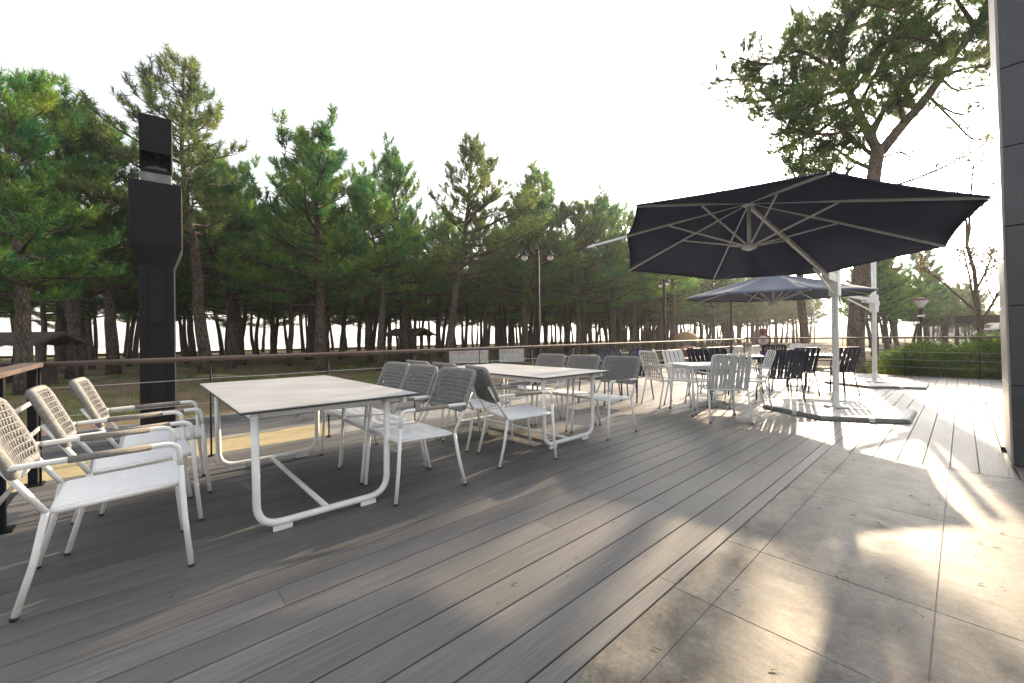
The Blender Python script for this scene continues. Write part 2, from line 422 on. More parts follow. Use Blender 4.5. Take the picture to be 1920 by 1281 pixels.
# ------------------------------------------------------------------ setting
GZ = -0.38
def sheet(name, poly, z, m, sub=None):
    b = MB(); b.add([Vector((x, y, z)) for x, y in poly], [tuple(range(len(poly)))])
    o = b.build(name, m); tag(o, kind='structure'); return o
# ground: one sheet, gently uneven near the deck, reaching the horizon
gb = MB()
rg = random.Random(3)
xs = [-900, -400, -150, -60] + [-40 + 2.5 * i for i in range(61)] + [130, 180, 300, 600, 1500]
ys = [-900, -300, -100, -40] + [-20 + 2.5 * i for i in range(45)] + [110, 160, 300, 600, 1500]
def gh(x, y):
    near = math.exp(-((y - 30) / 35) ** 2) * math.exp(-((x - 20) / 60) ** 2)
    k = .16 * near * (math.sin(x * .35 + 1) * math.cos(y * .27) + .5 * math.sin(x * .9 + y * .6))
    if y < 11.5 and x < 22: k = 0
    return GZ - .02 + k
vs = [Vector((x, y, gh(x, y))) for y in ys for x in xs]; nx = len(xs)
gb.add(vs, [(j * nx + i, j * nx + i + 1, (j + 1) * nx + i + 1, (j + 1) * nx + i) for j in range(len(ys) - 1) for i in range(nx - 1)], True)
tag(gb.build('ground', M_ground), kind='structure')
sheet('beach', [(-900, 58), (1400, 58), (1400, 92), (-900, 92)], GZ + .25, M_sand)
sheet('sea', [(-2500, 90), (2500, 90), (2500, 3200), (-2500, 3200)], GZ + .27, M_sea)
sheet('road', [(-60, 5.35), (60, 5.35), (60, 9.6), (-60, 9.6)], GZ + .004, M_asph)
sheet('footpath', [(-60, 5.35), (60, 5.35), (60, 8.1), (-60, 8.1)], GZ + .008, M_pave)
# painted marking
sheet('painted_marking', [(-1.6, 6.55), (2.2, 6.55), (2.55, 7.95), (-1.6, 7.95)], GZ + .012, M_yel)
kb = MB()
x = -40.
while x < 60:
    kb.box((x + .495, 9.7, GZ + .03), (.985, .16, .16), bev=.012); x += 1.0
tag(kb.build('kerb', M_pave), kind='structure')
sheet('path', [(22, -4), (25.5, -4), (34, 9), (60, 9.0), (60, 12), (30.5, 12)], GZ + .012, M_pink)
# wooded hill far off to the right
hb = MB()
pts = []
for i in range(61):
    a = R(-32 + i * .78)
    r = 420
    hgt = 9 + 16 * (0.5 + .5 * math.sin(i * .23 + .4)) + 3 * math.sin(i * .9) + 1.5 * math.sin(i * 2.3)
    hgt *= min(1, i / 6., (60 - i) / 10.)
    pts.append((a, r, hgt))
vs = []
for a, r, hgt in pts:
    for k, (rr, zz) in enumerate(((0, 0), (30, .55), (60, .9), (90, 1), (150, .6), (240, 0))):
        vs.append(Vector(((r + rr) * math.cos(a), (r + rr) * math.sin(a), GZ - .5 + hgt * zz)))
hb.add(vs, [(i * 6 + k, (i + 1) * 6 + k, (i + 1) * 6 + k + 1, i * 6 + k + 1) for i in range(60) for k in range(5)], True)
tag(hb.build('hills', M_hill), kind='structure')

# deck
PW = .171; GAP = .006; DY0 = .935; DX1 = 15.75; DYR = 5.3
rnd = random.Random(11)
db = MB()
def board(x0, x1, y0, y1, dz=0.):
    w = y1 - y0; b = .0025
    # long board, gently eased edges
    prof = [(y0, -.028), (y0, -b), (y0 + b, 0), (y1 - b, 0), (y1, -b), (y1, -.028)]
    vs = [Vector((x, y, z + dz)) for x in (x0, x1) for y, z in prof]
    n = 6
    fs = [(k, k + 1, n + k + 1, n + k) for k in range(5)] + [(5, 4, 3, 2, 1, 0), (6, 7, 8, 9, 10, 11)]
    db.add(vs, fs)
def row(xa, xb, y0, y1, forced=()):
    cuts = sorted(forced) if forced else []
    if not cuts:
        x = xa + rnd.uniform(.6, 2.6)
        while x < xb - .5:
            cuts.append(x); x += rnd.uniform(3.4, 4.6)
    e = [xa] + [c for c in cuts if xa < c < xb] + [xb]
    for i in range(len(e) - 1):
        board(e[i] + .001, e[i + 1] - .0015, y0 + GAP / 2, y1 - GAP / 2, rnd.uniform(-.0012, 0))
FORCE = {1: (-1.2, .46, 4.2, 8.3, 12.1), 2: (2.75, 6.8, 11), 4: (-2.9, 1.9, 5.9, 9.9), 6: (.48, 4.3, 8.2, 12), 7: (-1.1, 2.9, 7.1, 11.2), 8: (1.35, 5.4, 9.3, 13.2), 9: (-1.5, 3.9, 7.9, 12.0)}
row(-3.6, DX1, DY0, DY0 + .09, (-1, 1.9, 4.7, 7.9, 10.9, 13.6))
y = DY0 + .09; k = 0
while y + PW <= DYR + .05:
    row(-.72, DX1, y, y + PW, FORCE.get(k, ())) if y > 4.2 else row(-3.6, DX1, y, y + PW, FORCE.get(k, ()))
    y += PW; k += 1
DYEND = y
y = DY0
while y > -3.2:
    if y - PW > -.3 or True:
        x0 = 5.245 if y - PW > -.32 else 6.62
        row(x0, DX1, y - PW, y, (x0 + rnd.uniform(2.2, 3), 10.6, 13.2))
    y -= PW
deck = db.build('deck', M_deck); tag(deck, kind='structure')
ub = MB(); ub.box((6.1, 3.1, -.20), (19.2, 4.3, .32)); ub.box((10.55, -1.1, -.20), (10.3, 4.0, .32))
tag(ub.build('deck_underlay', M_edge), kind='structure')

# stone paving
sb = MB()
def slab(x0, x1, y0, y1):
    g = .0014; b = .0012
    x0 += g; x1 -= g; y0 += g; y1 -= g
    vs = [Vector(p) for p in ((x0, y0, -.03), (x1, y0, -.03), (x1, y1, -.03), (x0, y1, -.03), (x0, y0, -b), (x1, y0, -b), (x1, y1, -b), (x0, y1, -b),
          (x0 + b, y0 + b, 0), (x1 - b, y0 + b, 0), (x1 - b, y1 - b, 0), (x0 + b, y1 - b, 0))]
    sb.add(vs, [(0, 1, 5, 4), (1, 2, 6, 5), (2, 3, 7, 6), (3, 0, 4, 7), (4, 5, 9, 8), (5, 6, 10, 9), (6, 7, 11, 10), (7, 4, 8, 11), (8, 9, 10, 11)])
xs_ = [-3.3, -2.0, -.7, .6, 1.87, 2.52, 3.76, 5.235]
for i in range(len(xs_) - 1):
    slab(xs_[i], xs_[i + 1], .755, DY0 - .003)
for (ya, yb, off) in ((.085, .755, 0), (-.585, .085, 0), (-1.255, -.585, .3), (-1.925, -1.255, 0), (-3.2, -1.925, 0)):
    xx = [-3.3, -2.0, -.7, .6, 1.87, 3.10, 4.34, 5.235] if off else xs_
    for i in range(len(xx) - 1): slab(xx[i], xx[i + 1], ya, yb)
for (ya, yb) in ((-.3 - .62, -.312), (-1.54, -.92), (-3.2, -1.54)): slab(5.245, 6.6, ya, yb)
tag(sb.build('stone_paving', M_stone), kind='structure')
ub = MB(); ub.box((.97, -1.135, -.1265), (8.53, 4.13, .247)); ub.box((5.93, -1.76, -.1265), (1.36, 2.88, .247)); tag(ub.build('paving_bed', M_slabside), kind='structure')

# granite pillar at the right edge
pil = empty('pillar', (5.76, -.29, 0), 0, 'dark granite clad pillar rising past the top at the right edge of the terrace', 'pillar')
pil.rotation_euler = (R(-1.0), 0, 0)
zz = 0.002; jb = MB()
while zz < 6.3:
    for j in range(2):
        jb.box((.02, -.42 - j * .82, zz + .355), (.04, .812, .706), bev=.003)
    zz += .713
jb.build('cladding', M_gran, pil)
b = MB(); b.box((.43, -.83, 3.15), (.78, 1.6, 6.28)); b.build('core', M_edge, pil)
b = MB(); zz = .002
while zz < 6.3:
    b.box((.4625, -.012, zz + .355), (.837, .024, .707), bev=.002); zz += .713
b.build('painted_lit_side_panel', M_litside, pil)  # side face of the pillar, its sunlit brightness put into the colour
b = MB(); b.box((.43, -.83, 6.5), (.95, 1.75, .3)); b.build('capping', M_gran, pil)

# ------------------------------------------------------------------ railings
def railing(name, pts, zt, label, post_gap=1.2, cables=(.22, .42, .62, .8), hr=.024, group='cable railings round the deck'):
    a, b_ = Vector(pts[0]), Vector(pts[1]); L = (b_ - a).length; d = (b_ - a).normalized()
    root = empty(name, (a.x, a.y, 0), math.atan2(d.y, d.x), label, 'railing', group)
    h = MB(); n = 24
    h.tube([(L * i / n, 0, zt[0] + (zt[1] - zt[0]) * i / n) for i in range(n + 1)], hr, 10)
    h.build('handrail', M_rail, root)
    cnt = max(1, round(L / post_gap))
    for i in range(cnt + 1):
        x = L * i / cnt; z = zt[0] + (zt[1] - zt[0]) * i / cnt
        p = MB(); p.tube([(x, 0, 0.001), (x, 0, z - hr * .5)], .0085, 8); p.lathe([(.03, .001), (.03, .008), (.01, .010)], (x, 0, 0), 12)
        p.build('post', M_black, root)
    for c in cables:
        q = MB(); q.tube([(L * i / 40, 0, c - .004 * math.sin(math.pi * ((i * cnt / 40) % 1))) for i in range(41)], .0032, 5)
        q.build('cable', M_cable, root)
    return root
railing('deck_railing', [(-.62, 5.2), (15.6, 5.12)], (1.0, 1.02), 'long brown handrail with thin cables along the far left side of the deck', 1.2, (.3, .55, .8))
railing('deck_railing', [(15.62, 5.12), (15.62, -3.0)], (1.04, 1.06), 'brown handrail with thin cables across the far end of the deck before the bushes', 1.35, (.25, .45, .66))
# near left return with a flat board and slats
rr = empty('deck_railing', (-.66, 5.2, 0), R(-90), 'short railing with flat wooden board and pale slats at the left corner behind the chairs', 'railing', 'cable railings round the deck')
b = MB(); b.bar((-.06, 0, 1.0), (3.4, -.0, 1.0), .13, .035, bev=.006); b.build('handrail', M_rail, rr)
for x in (.0, 1.12, 2.25, 3.37):
    b = MB(); b.box((x, 0, .49), (.055, .055, .978), bev=.004); b.box((x, 0, .006), (.12, .12, .012)); b.build('post', M_black, rr)
for z in (.24, .47, .72):
    b = MB(); b.box((1.69, .035, z), (3.4, .012, .035), bev=.003); b.build('slat', M_steel, rr)

# ------------------------------------------------------------------ rope chair (faces +x)
def make_rope_chair():
    root = empty('rope_armchair', (0, 0, 0))
    r = .0135
    for s in (1, -1):
        y = .265 * s
        f = MB(); f.tube([(.285, y, .012), (.262, y, .25), (.245, y, .545)], r, 10); fo = f.build('leg', M_white, root)
        c = MB(); c.tube([(.286, y, 0), (.285, y, .014)], r * 1.12, 10); c.build('rubber_foot', M_rubber, fo)
        b = MB(); b.tube([(-.315, y * 1.02, .012), (-.262, y, .22), (-.225, y * .97, .432)], r, 10); bo = b.build('leg', M_white, root)
        c = MB(); c.tube([(-.318, y * 1.02, 0), (-.315, y * 1.02, .014)], r * 1.12, 10); c.build('rubber_foot', M_rubber, bo)
        p = MB(); p.tube([(-.225, y * .97, .432), (-.31, y * .955, .58), (-.405, y * .93, .74)], r * .95, 10); p.build('back_post', M_white, root)
        a = MB()
        pts = rounded([(.245, y, .545), (.238, y, .662), (-.25, y * 1.03, .655), (-.36, y * 1.02, .652), (-.36, y * .93, .655)], .055, 6)
        a.tube(pts, r, 10); ao = a.build('armrest', M_white, root)
        w = MB(); w.tube([(.13, y, .6607), (-.02, y * 1.012, .6577), (-.155, y * 1.025, .6555)], r * 1.22, 10); w.build('arm_wrap', M_wrap, ao)
    sf = MB()
    sf.tube(rounded([(.254, .252, .445), (-.208, .25, .428), (-.208, -.25, .428), (.254, -.236, .445)], .03, 4), .012, 8)
    sf.tube([(.252, -.25, .445), (.252, .25, .445)], .012, 8)
    sf.build('seat_frame', M_white, root)
    st = MB(); n = 8; vs = []
    for i in range(n + 1):
        for j in range(n + 1):
            x = -.205 + .455 * i / n; y = -.238 + .476 * j / n
            z = .4365 + .017 * i / n + .006 - .012 * math.sin(math.pi * i / n) * math.sin(math.pi * j / n)
            vs.append(Vector((x, y, z)))
    m_ = n + 1; vs2 = [v - Vector((0, 0, .006)) for v in vs]
    fs = [(i * m_ + j, (i + 1) * m_ + j, (i + 1) * m_ + j + 1, i * m_ + j + 1) for i in range(n) for j in range(n)]
    st.add(vs, fs, True); st.add(vs2, [f[::-1] for f in fs], True)
    rim = [i * m_ for i in range(m_)] + [n * m_ + j for j in range(1, m_)] + [i * m_ + n for i in range(n - 1, -1, -1)] + [j for j in range(n - 1, 0, -1)]
    st.add(vs + vs2, [(rim[k], rim[(k + 1) % len(rim)], rim[(k + 1) % len(rim)] + m_ * m_, rim[k] + m_ * m_) for k in range(len(rim))])
    st.build('seat', M_sling, root)
    # woven rope back: a rounded loop wrapped in cord, crossing diagonal cords on both faces
    bk = MB()
    def P(u, v, d=0):   # u across -1..1, v up 0..1
        x = -.34 - .125 * v + .03 * (u * u) + d; return Vector((x, .262 * u, .60 + .305 * v))
    loop = []
    rc = .13
    cor = [(-1, 0), (1, 0), (1, 1), (-1, 1)]
    raw = [P(0, 0)] + [P(.55, 0), P(.86, .0), P(.97, .05), P(1, .2), P(1, .5), P(1, .8), P(.97, .94), P(.86, 1), P(.5, 1), P(0, 1), P(-.5, 1), P(-.86, 1), P(-.97, .94), P(-1, .8), P(-1, .5), P(-1, .2), P(-.97, .05), P(-.86, 0), P(-.55, 0), P(0, 0)]
    bk.tube(raw, .021, 8)
    N = 21
    for d in (.013, -.013):
        for i in range(N):
            for sgn in (1, -1):
                # diagonal of slope reaching .5 across per unit height
                u0 = -1.35 + 2.7 * i / (N - 1); u1 = u0 + sgn * .62
                pts = []
                for q in range(5):
                    t = q / 4; u = u0 + (u1 - u0) * t
                    if abs(u) <= .98: pts.append(P(u, .02 + .96 * t, d + (.0035 if sgn > 0 else -.0035)))
                if len(pts) >= 2: bk.tube(pts, .0062, 4, cap=False)
        for i in range(9):
            v = .06 + .88 * i / 8
            bk.tube([P(-.97, v, d), P(-.5, v, d), P(0, v, d), P(.5, v, d), P(.97, v, d)], .0052, 4, cap=False)
    bk.build('backrest', M_rope, root)
    return root

rope = make_rope_chair(); index_kids(rope)
first = [True]
def place(proto, flag, x, y, rz, label, cat, group):
    o = proto if flag[0] else copy_tree(proto); flag[0] = False
    o.location = (x, y, 0); o.rotation_euler = (0, 0, rz); o['label'] = label; o['category'] = cat; o['group'] = group
    return o
GRC = 'white armchairs with grey rope backs'
for x, y, a, lab in [
    (-.09, 3.02, 0, 'nearest white armchair with rope back at the left edge, left of the first table'),
    (-.0, 3.66, 2, 'middle white armchair with rope back in the row left of the first table'),
    (.12, 4.24, -1, 'farthest white armchair with rope back in the row left of the first table'),
    (1.63, 2.99, 180, 'nearest rope back armchair on the right side of the first table'),
    (1.63, 3.58, 179, 'middle rope back armchair on the right side of the first table'),
    (1.66, 4.17, 181, 'farthest rope back armchair on the right side of the first table'),
    (2.79, 3.0, -17, 'nearest rope back armchair turned askew on the left side of the second table'),
    (2.86, 3.72, -6, 'middle rope back armchair on the left side of the second table'),
    (2.88, 4.36, -2, 'farthest rope back armchair on the left side of the second table'),
    (4.24, 3.0, 180, 'nearest rope back armchair on the right side of the second table'),
    (4.22, 3.6, 180, 'middle rope back armchair on the right side of the second table'),
    (4.2, 4.2, 180, 'farthest rope back armchair on the right side of the second table')]:
    place(rope, first, x, y, R(a), lab, 'armchair', GRC)

# ------------------------------------------------------------------ long table (long side along y)
def make_table():
    root = empty('dining_table', (0, 0, 0)); Wd, L, H = 1.15, 2.12, .775
    t = MB(); t.box((0, 0, H - .0035), (Wd - .002, L - .002, .006)); top = t.build('tabletop', M_top, root)
    t = MB(); t.box((0, 0, H - .012), (Wd, L, .0105)); t.build('edge_band', M_edge, top)
    f = MB()
    for s in (1, -1):
        f.bar((s * (Wd / 2 - .085), -L / 2 + .05, H - .042), (s * (Wd / 2 - .085), L / 2 - .05, H - .042), .03, .048, bev=.004)
        f.bar((-Wd / 2 + .1, s * (L / 2 - .13), H - .042), (Wd / 2 - .1, s * (L / 2 - .13), H - .042), .03, .045, bev=.004)
    f.bar((-Wd / 2 + .1, 0, H - .042), (Wd / 2 - .1, 0, H - .042), .03, .045, bev=.004)
    f.build('table_frame', M_white, root)
    ya, yb = -L / 2 + .085, L / 2 - .42
    for y in (ya, yb):
        u = MB(); hx = .415; rt = .022; ox = -.065
        # legs start under the frame near the edge and come down to a rounded sled
        u.tube(rounded([(ox - hx - .008, y, H - .02), (ox - hx, y, .052), (ox + hx, y, .052), (ox + hx + .008, y, H - .02)], .14, 9), rt, 12)
        uo = u.build('leg_frame', M_white, root)
        for s in (1, -1):
            k = MB(); k.bar((ox + s * .22, y, .016), (ox + s * .33, y, .016), .018, .032, bev=.003); k.build('foot', M_white, uo)
    s_ = MB(); s_.tube([(ox, ya, .052), (ox, yb, .052)], .018, 10); s_.build('stretcher', M_white, root)
    for y, d in ((ya, 1), (yb, -1)):
        k = MB(); k.bar((ox - .1, y + d * .36, H - .14), (ox - .1, y + d * .24, H - .07), .03, .012); k.build('brace', M_white, root)
    return root
tb = make_table(); index_kids(tb); fl = [True]
place(tb, fl, 1.0, 3.86, 0, 'nearest long table with pale stone top and white sled legs', 'table', 'long tables with pale tops')
place(tb, fl, 3.60, 3.92, 0, 'second long table with pale top and white sled legs, between two rows of rope chairs', 'table', 'long tables with pale tops')

# ------------------------------------------------------------------ strap chairs (face +x)
def make_strap_chair(name, mf, ms, cross=False):
    root = empty(name, (0, 0, 0)); r = .012
    for s in (1, -1):
        y = .25 * s
        f = MB(); f.tube([(.27, y * 1.04, .012), (.225, y, .44)], r, 8); fo = f.build('leg', mf, root)
        c = MB(); c.tube([(.272, y * 1.04, 0), (.27, y * 1.04, .016)], r * 1.3, 8); c.build('rubber_foot', M_rubber, fo)
        b = MB(); b.tube([(-.33, y * 1.06, .012), (-.24, y, .44)], r, 8); bo = b.build('leg', mf, root)
        c = MB(); c.tube([(-.334, y * 1.06, 0), (-.33, y * 1.06, .016)], r * 1.3, 8); c.build('rubber_foot', M_rubber, bo)
        a = MB(); a.tube(rounded([(.235, y, .43), (.25, y * 1.12, .655), (-.14, y * 1.14, .665), (-.305, y, .66)], .06, 5), r, 8); a.build('armrest', mf, root)
    fr = MB()
    fr.tube(rounded([(-.235, -.245, .44), (-.385, -.245, .92), (-.385, .245, .92), (-.235, .245, .44)], .055, 5), r, 8)
    fr.tube(rounded([(-.235, .245, .44), (.25, .245, .44), (.25, -.245, .44), (-.235, -.245, .44)], .05, 5), r, 8)
    fr.tube([(-.24, -.245, .44), (-.24, .245, .44)], r, 8)
    fr.build('frame', mf, root)
    bk = MB(); se = MB(); N = 9
    def strip(mb, pts, w, d, wob=0):
        P = [Vector(p) for p in pts]
        vs = []; nrm = Vector(d)
        for p in P:
            for (a, bb) in ((-w / 2, -.0025), (w / 2, -.0025), (w / 2, .0025), (-w / 2, .0025)):
                vs.append(p + Vector((0, a, 0)) + nrm * bb)
        n = len(P)
        fs = [(i * 4 + k, i * 4 + (k + 1) % 4, (i + 1) * 4 + (k + 1) % 4, (i + 1) * 4 + k) for i in range(n - 1) for k in range(4)]
        mb.add(vs, fs + [(3, 2, 1, 0), ((n - 1) * 4, (n - 1) * 4 + 1, (n - 1) * 4 + 2, (n - 1) * 4 + 3)])
    dn = Vector((.95, 0, .3)).normalized()
    def B(u, v, bow=0): return Vector((-.235 - .15 * v + bow, .245 * u, .44 + .48 * v))
    if not cross:
        for i in range(N):
            u = -.86 + 1.72 * i / (N - 1); ph = 1 if i % 2 else -1
            strip(bk, [B(u + .004 * math.sin(v * 9.4) * ph, v, .006 * ph) for v in [j / 10 for j in range(11)]], .0435, dn)
            strip(se, [(-.235 + .485 * j / 6, .245 * u, .445 - .012 * math.sin(math.pi * j / 6)) for j in range(7)], .034, (0, 0, 1))
    else:
        for i in range(13):
            for sg in (1, -1):
                u0 = -1.5 + 3.0 * i / 12; pts = []
                for j in range(7):
                    u = u0 + sg * 1.0 * (j / 6 - .5)
                    if abs(u) <= .97: pts.append(B(u, j / 6, .006 * sg))
                if len(pts) > 1: strip(bk, pts, .026, dn)
        for i in range(N):
            u = -.86 + 1.72 * i / (N - 1)
            strip(se, [(-.235 + .485 * j / 6, .245 * u, .445 - .012 * math.sin(math.pi * j / 6)) for j in range(7)], .034, (0, 0, 1))
    bk.build('backrest', ms, root); se.build('seat', ms, root)
    index_kids(root)
    return root
wc = make_strap_chair('strap_chair', M_white, M_wstrap); wf = [True]
gc = make_strap_chair('strap_chair', M_white, M_gsoft); gf = [True]
nc = make_strap_chair('strap_chair', M_navy, M_navy); nf = [True]
bc = make_strap_chair('strap_chair', M_white, M_beige, True); bf = [True]
GS = 'strap chairs round the small tables'
def face(px, d, rel):   # rel: heading relative to the viewing direction, + to the left
    p = W(px, d); return p.x, p.y, math.atan2(p.y, p.x) + R(rel)
def pl(proto, flag, px, d, rel, lab, grp=GS):
    x, y, a = face(px, d, rel)
    return place(proto, flag, x, y, a, lab, 'chair', grp)
place(gc, gf, 6.1, 2.30, R(40), 'pale grey strap chair with its back to us, nearest of the small white table', 'chair', GS)
pl(wc, wf, 1295, 6.85, -128, 'white strap chair facing us from the left side of the small white table')
pc = W(1396, 6.75); place(wc, wf, pc.x, pc.y, R(118), 'white strap chair seen from its side, just left of the first navy chair', 'chair', GS)
pl(bc, bf, 1250, 7.0, -55, 'beige cross woven chair standing alone left of the white strap chairs')
pl(nc, nf, 1459, 7.15, 22, 'navy strap chair with its back to us, beside the near parasol base')
pl(nc, nf, 1487, 8.15, 35, 'slim navy strap chair just behind and right of the largest navy chair')
pl(nc, nf, 1558, 8.15, 48, 'navy strap chair facing left, partly behind the near parasol pole')
pl(bc, bf, 1533, 9.3, 172, 'beige woven chair lit by the sun between the navy chairs at the far table')
pl(nc, nf, 1334, 7.9, -40, 'navy strap chair seen above the small white table, left of a second navy one')
pl(nc, nf, 1350, 8.4, -20, 'navy strap chair seen above the small white table, right of a second navy one')
pl(wc, wf, 1350, 9.2, 70, 'small distant white strap chair left of the navy topped table')
pl(wc, wf, 1383, 9.6, 68, 'small distant white strap chair right of the navy topped table')
pl(nc, nf, 1450, 9.6, 178, 'distant navy chair whose top edge shows above the largest navy chair')
pl(wc, wf, 1500, 10.4, 175, 'distant white strap chair near the far railing behind the slim navy chair')
pl(nc, nf, 1122, 7.4, 150, 'dark navy chair partly hidden behind the second row of rope chairs')
pl(nc, nf, 1183, 7.6, 150, 'dark navy chair near the railing behind the last rope chair')

def make_small_table(name, loc, rz, m_t, m_f, w, label, group=None, h=.745):
    root = empty(name, loc, rz, label, 'table', group or 'small square cafe tables')
    t = MB(); t.box((0, 0, h - .012), (w, w, .022), bev=.006); t.build('tabletop', m_t, root)
    f = MB(); k = w / 2 - .07
    for s in (1, -1):
        f.bar((-k, s * k, h - .045), (k, s * k, h - .045), .02, .04); f.bar((s * k, -k + .012, h - .045), (s * k, k - .012, h - .045), .02, .04)
    f.build('table_frame', m_f, root)
    for sx in (1, -1):
        for sy in (1, -1):
            l_ = MB(); l_.tube([(sx * (k - .005), sy * (k - .005), h - .03), (sx * (k + .03), sy * (k + .03), .014)], [.018, .014], 10); lo = l_.build('leg', m_f, root)
            c = MB(); c.tube([(sx * (k + .03), sy * (k + .03), 0), (sx * (k + .03), sy * (k + .03), .02)], .019, 10); c.build('rubber_foot', M_rubber, lo)
    return root
make_small_table('cafe_table', (6.45, 2.74, 0), R(-36), M_wstrap, M_white, .74, 'small square white table just left of the pale grey strap chair')
p = W(1392, 8.6); make_small_table('cafe_table', p, R(20), M_navy, M_navy, .74, 'small navy topped table between two distant white chairs')
p = W(1545, 8.7); make_small_table('cafe_table', p, R(10), M_wstrap, M_navy, .74, 'small white topped table with dark legs between navy chairs near the parasol pole')
p = W(1152, 8.0); make_small_table('cafe_table', p, R(5), M_navy, M_navy, .7, 'low dark table between two navy chairs near the railing behind the rope chairs', h=.7)

# ------------------------------------------------------------------ parasols
def parasol(px, py, cx, cy, z, RR, ph, tx, ty, hubz, poleh, m_c, label, joint_z, pull=None, rise=.5):
    root = empty('cantilever_parasol', (px, py, 0), 0, label, 'parasol', 'cantilever parasols on white posts')
    def L(v): return Vector(v) - Vector((px, py, 0))
    def corner(k, f=1.0, zo=0.0):
        a = ph + k * math.pi / 4; dx = RR * math.cos(a) * f; dy = RR * math.sin(a) * f
        return Vector((cx + dx, cy + dy, z + tx * dx + ty * dy + (1 - f) * rise + zo))
    apex = Vector((cx, cy, z + rise + .03))
    # canopy: eight panels, concave hem, slight sag between ribs, thin cloth with real thickness
    cn = MB(); NR = 10; NA = 8
    def surf(k, s, t):
        # k panel, s along arc 0..1, t radial 0..1
        fa = 1.0; fb = 1.0
        if pull is not None:
            if k == pull: fa = .74
            if (k + 1) % 8 == pull: fb = .74
        a = corner(k, 1.0 * fa); b = corner(k + 1, 1.0 * fb)
        e = a.lerp(b, s)
        mid = Vector((cx, cy, e.z))
        hem = 4 * s * (1 - s)
        e = e + (mid - e) * (.02 * hem)
        p = apex.lerp(e, t)
        p.z -= .045 * hem * math.sin(math.pi * min(1, t)) * 1.0
        p.z += .012 * math.sin(t * math.pi)
        return p
    for k in range(8):
        vs = [L(surf(k, i / NA, j / NR)) for j in range(NR + 1) for i in range(NA + 1)]
        w_ = NA + 1
        fs = [(j * w_ + i, j * w_ + i + 1, (j + 1) * w_ + i + 1, (j + 1) * w_ + i) for j in range(NR) for i in range(NA)]
        cn.add(vs, fs, True)
        # hem: a doubled strip folded down
        v2 = [L(surf(k, i / NA, 1.0)) for i in range(NA + 1)]
        cn.add(v2 + [v + Vector((0, 0, -.022)) for v in v2], [(i, i + 1, NA + 2 + i, NA + 1 + i) for i in range(NA)], True)
    co = cn.build('canopy', m_c, root)
    sm = co.modifiers.new('thickness', 'SOLIDIFY'); sm.thickness = .002; sm.offset = 1
    # hubs
    hb_ = MB(); hb_.lathe([(.001, hubz + .05), (.05, hubz + .05), (.075, hubz + .03), (.075, hubz - .03), (.05, hubz - .05), (.001, hubz - .05)], L((cx, cy, 0)), 20)
    hb_.build('upper_hub', M_white, root)
    lz = hubz - .56
    h2 = MB(); h2.lathe([(.001, lz + .04), (.05, lz + .04), (.085, lz + .01), (.085, lz - .02), (.03, lz - .045), (.001, lz - .045)], L((cx, cy, 0)), 20)
    h2.tube([L((cx, cy, lz + .03)), L((cx, cy, hubz - .04))], .024, 10)
    h2.build('lower_hub', M_white, root)
    top = Vector((cx, cy, hubz))
    for k in range(8):
        tip = corner(k, 1.0, -.018)
        if pull == k: tip = corner(k, 1.0, -.03)
        d = (tip - top).normalized()
        q = MB(); q.bar(L(top + d * .06), L(tip), .016, .026, bev=.002); ro = q.build('rib', M_white, root)
        mid = top.lerp(tip, .47) - Vector((0, 0, .018))
        q = MB(); q.bar(L(Vector((cx, cy, lz)) + (mid - Vector((cx, cy, lz))).normalized() * .07), L(mid), .014, .02); q.build('strut', M_white, ro)
    # post, arm, crank
    q = MB(); q.tube([(0, 0, .09), (0, 0, poleh)], .044, 16); q.build('post', M_white, root)
    q = MB(); q.lathe([(.001, poleh + .012), (.03, poleh + .012), (.045, poleh), (.045, poleh - .02)], (0, 0, 0), 16); q.build('post_cap', M_white, root)
    j = Vector((px, py, joint_z)); dirn = Vector((cx - px, cy - py, 0)).normalized()
    arm0 = j + dirn * .13
    q = MB(); q.bar(L(arm0), L(top + Vector((0, 0, -.02))), .045, .075, bev=.006); q.build('arm', M_white, root)
    sd_ = Vector((-dirn.y, dirn.x, 0))
    q = MB(); q.box((0, 0, joint_z - .08), (.125, .125, .4), Matrix.Rotation(math.atan2(dirn.y, dirn.x), 3, 'Z'), .01)
    for s in (1, -1): q.bar(L(j + dirn * .02 + sd_ * .05 * s + Vector((0, 0, -.02))), L(arm0 + dirn * .12 + sd_ * .045 * s + (top - arm0).normalized() * .06), .012, .12)
    jo = q.build('slider', M_white, root)
    q = MB(); q.tube([L(j + sd_ * -.0 - dirn * .07 + Vector((0, 0, -.12))), L(j - dirn * .16 + Vector((0, 0, -.12))), L(j - dirn * .16 + Vector((0, 0, -.02)))], .012, 8); q.build('crank_handle', M_steel, jo)
    q = MB(); q.bar(L(j + dirn * .05 + Vector((0, 0, -.26))), L(j + dirn * .05 + (top - j) * .26 + Vector((0, 0, -.1))), .025, .03); q.build('gas_strut', M_white, root)
    # foot flange and base
    q = MB(); q.lathe([(.047, .32), (.05, .1), (.06, .078), (.16, .077), (.16, .0645), (.001, .0645)], (0, 0, 0), 24); q.build('flange', M_white, root)
    cr = MB(); cr.bar((-.55, 0, .059), (.55, 0, .059), .06, .01); cr.bar((0, -.55, .0593), (0, .55, .0593), .06, .009); cr.build('cross_bar', M_steel, root)
    hx = [(1.0 * math.cos(R(180 + 60 * i)), 1.0 * math.sin(R(180 + 60 * i))) for i in range(6)]
    q = MB(); q.prism(hx, .004, .044, [(x_ * .985, y_ * .985) for x_, y_ in hx]); bo = q.build('base', M_slabside, root)
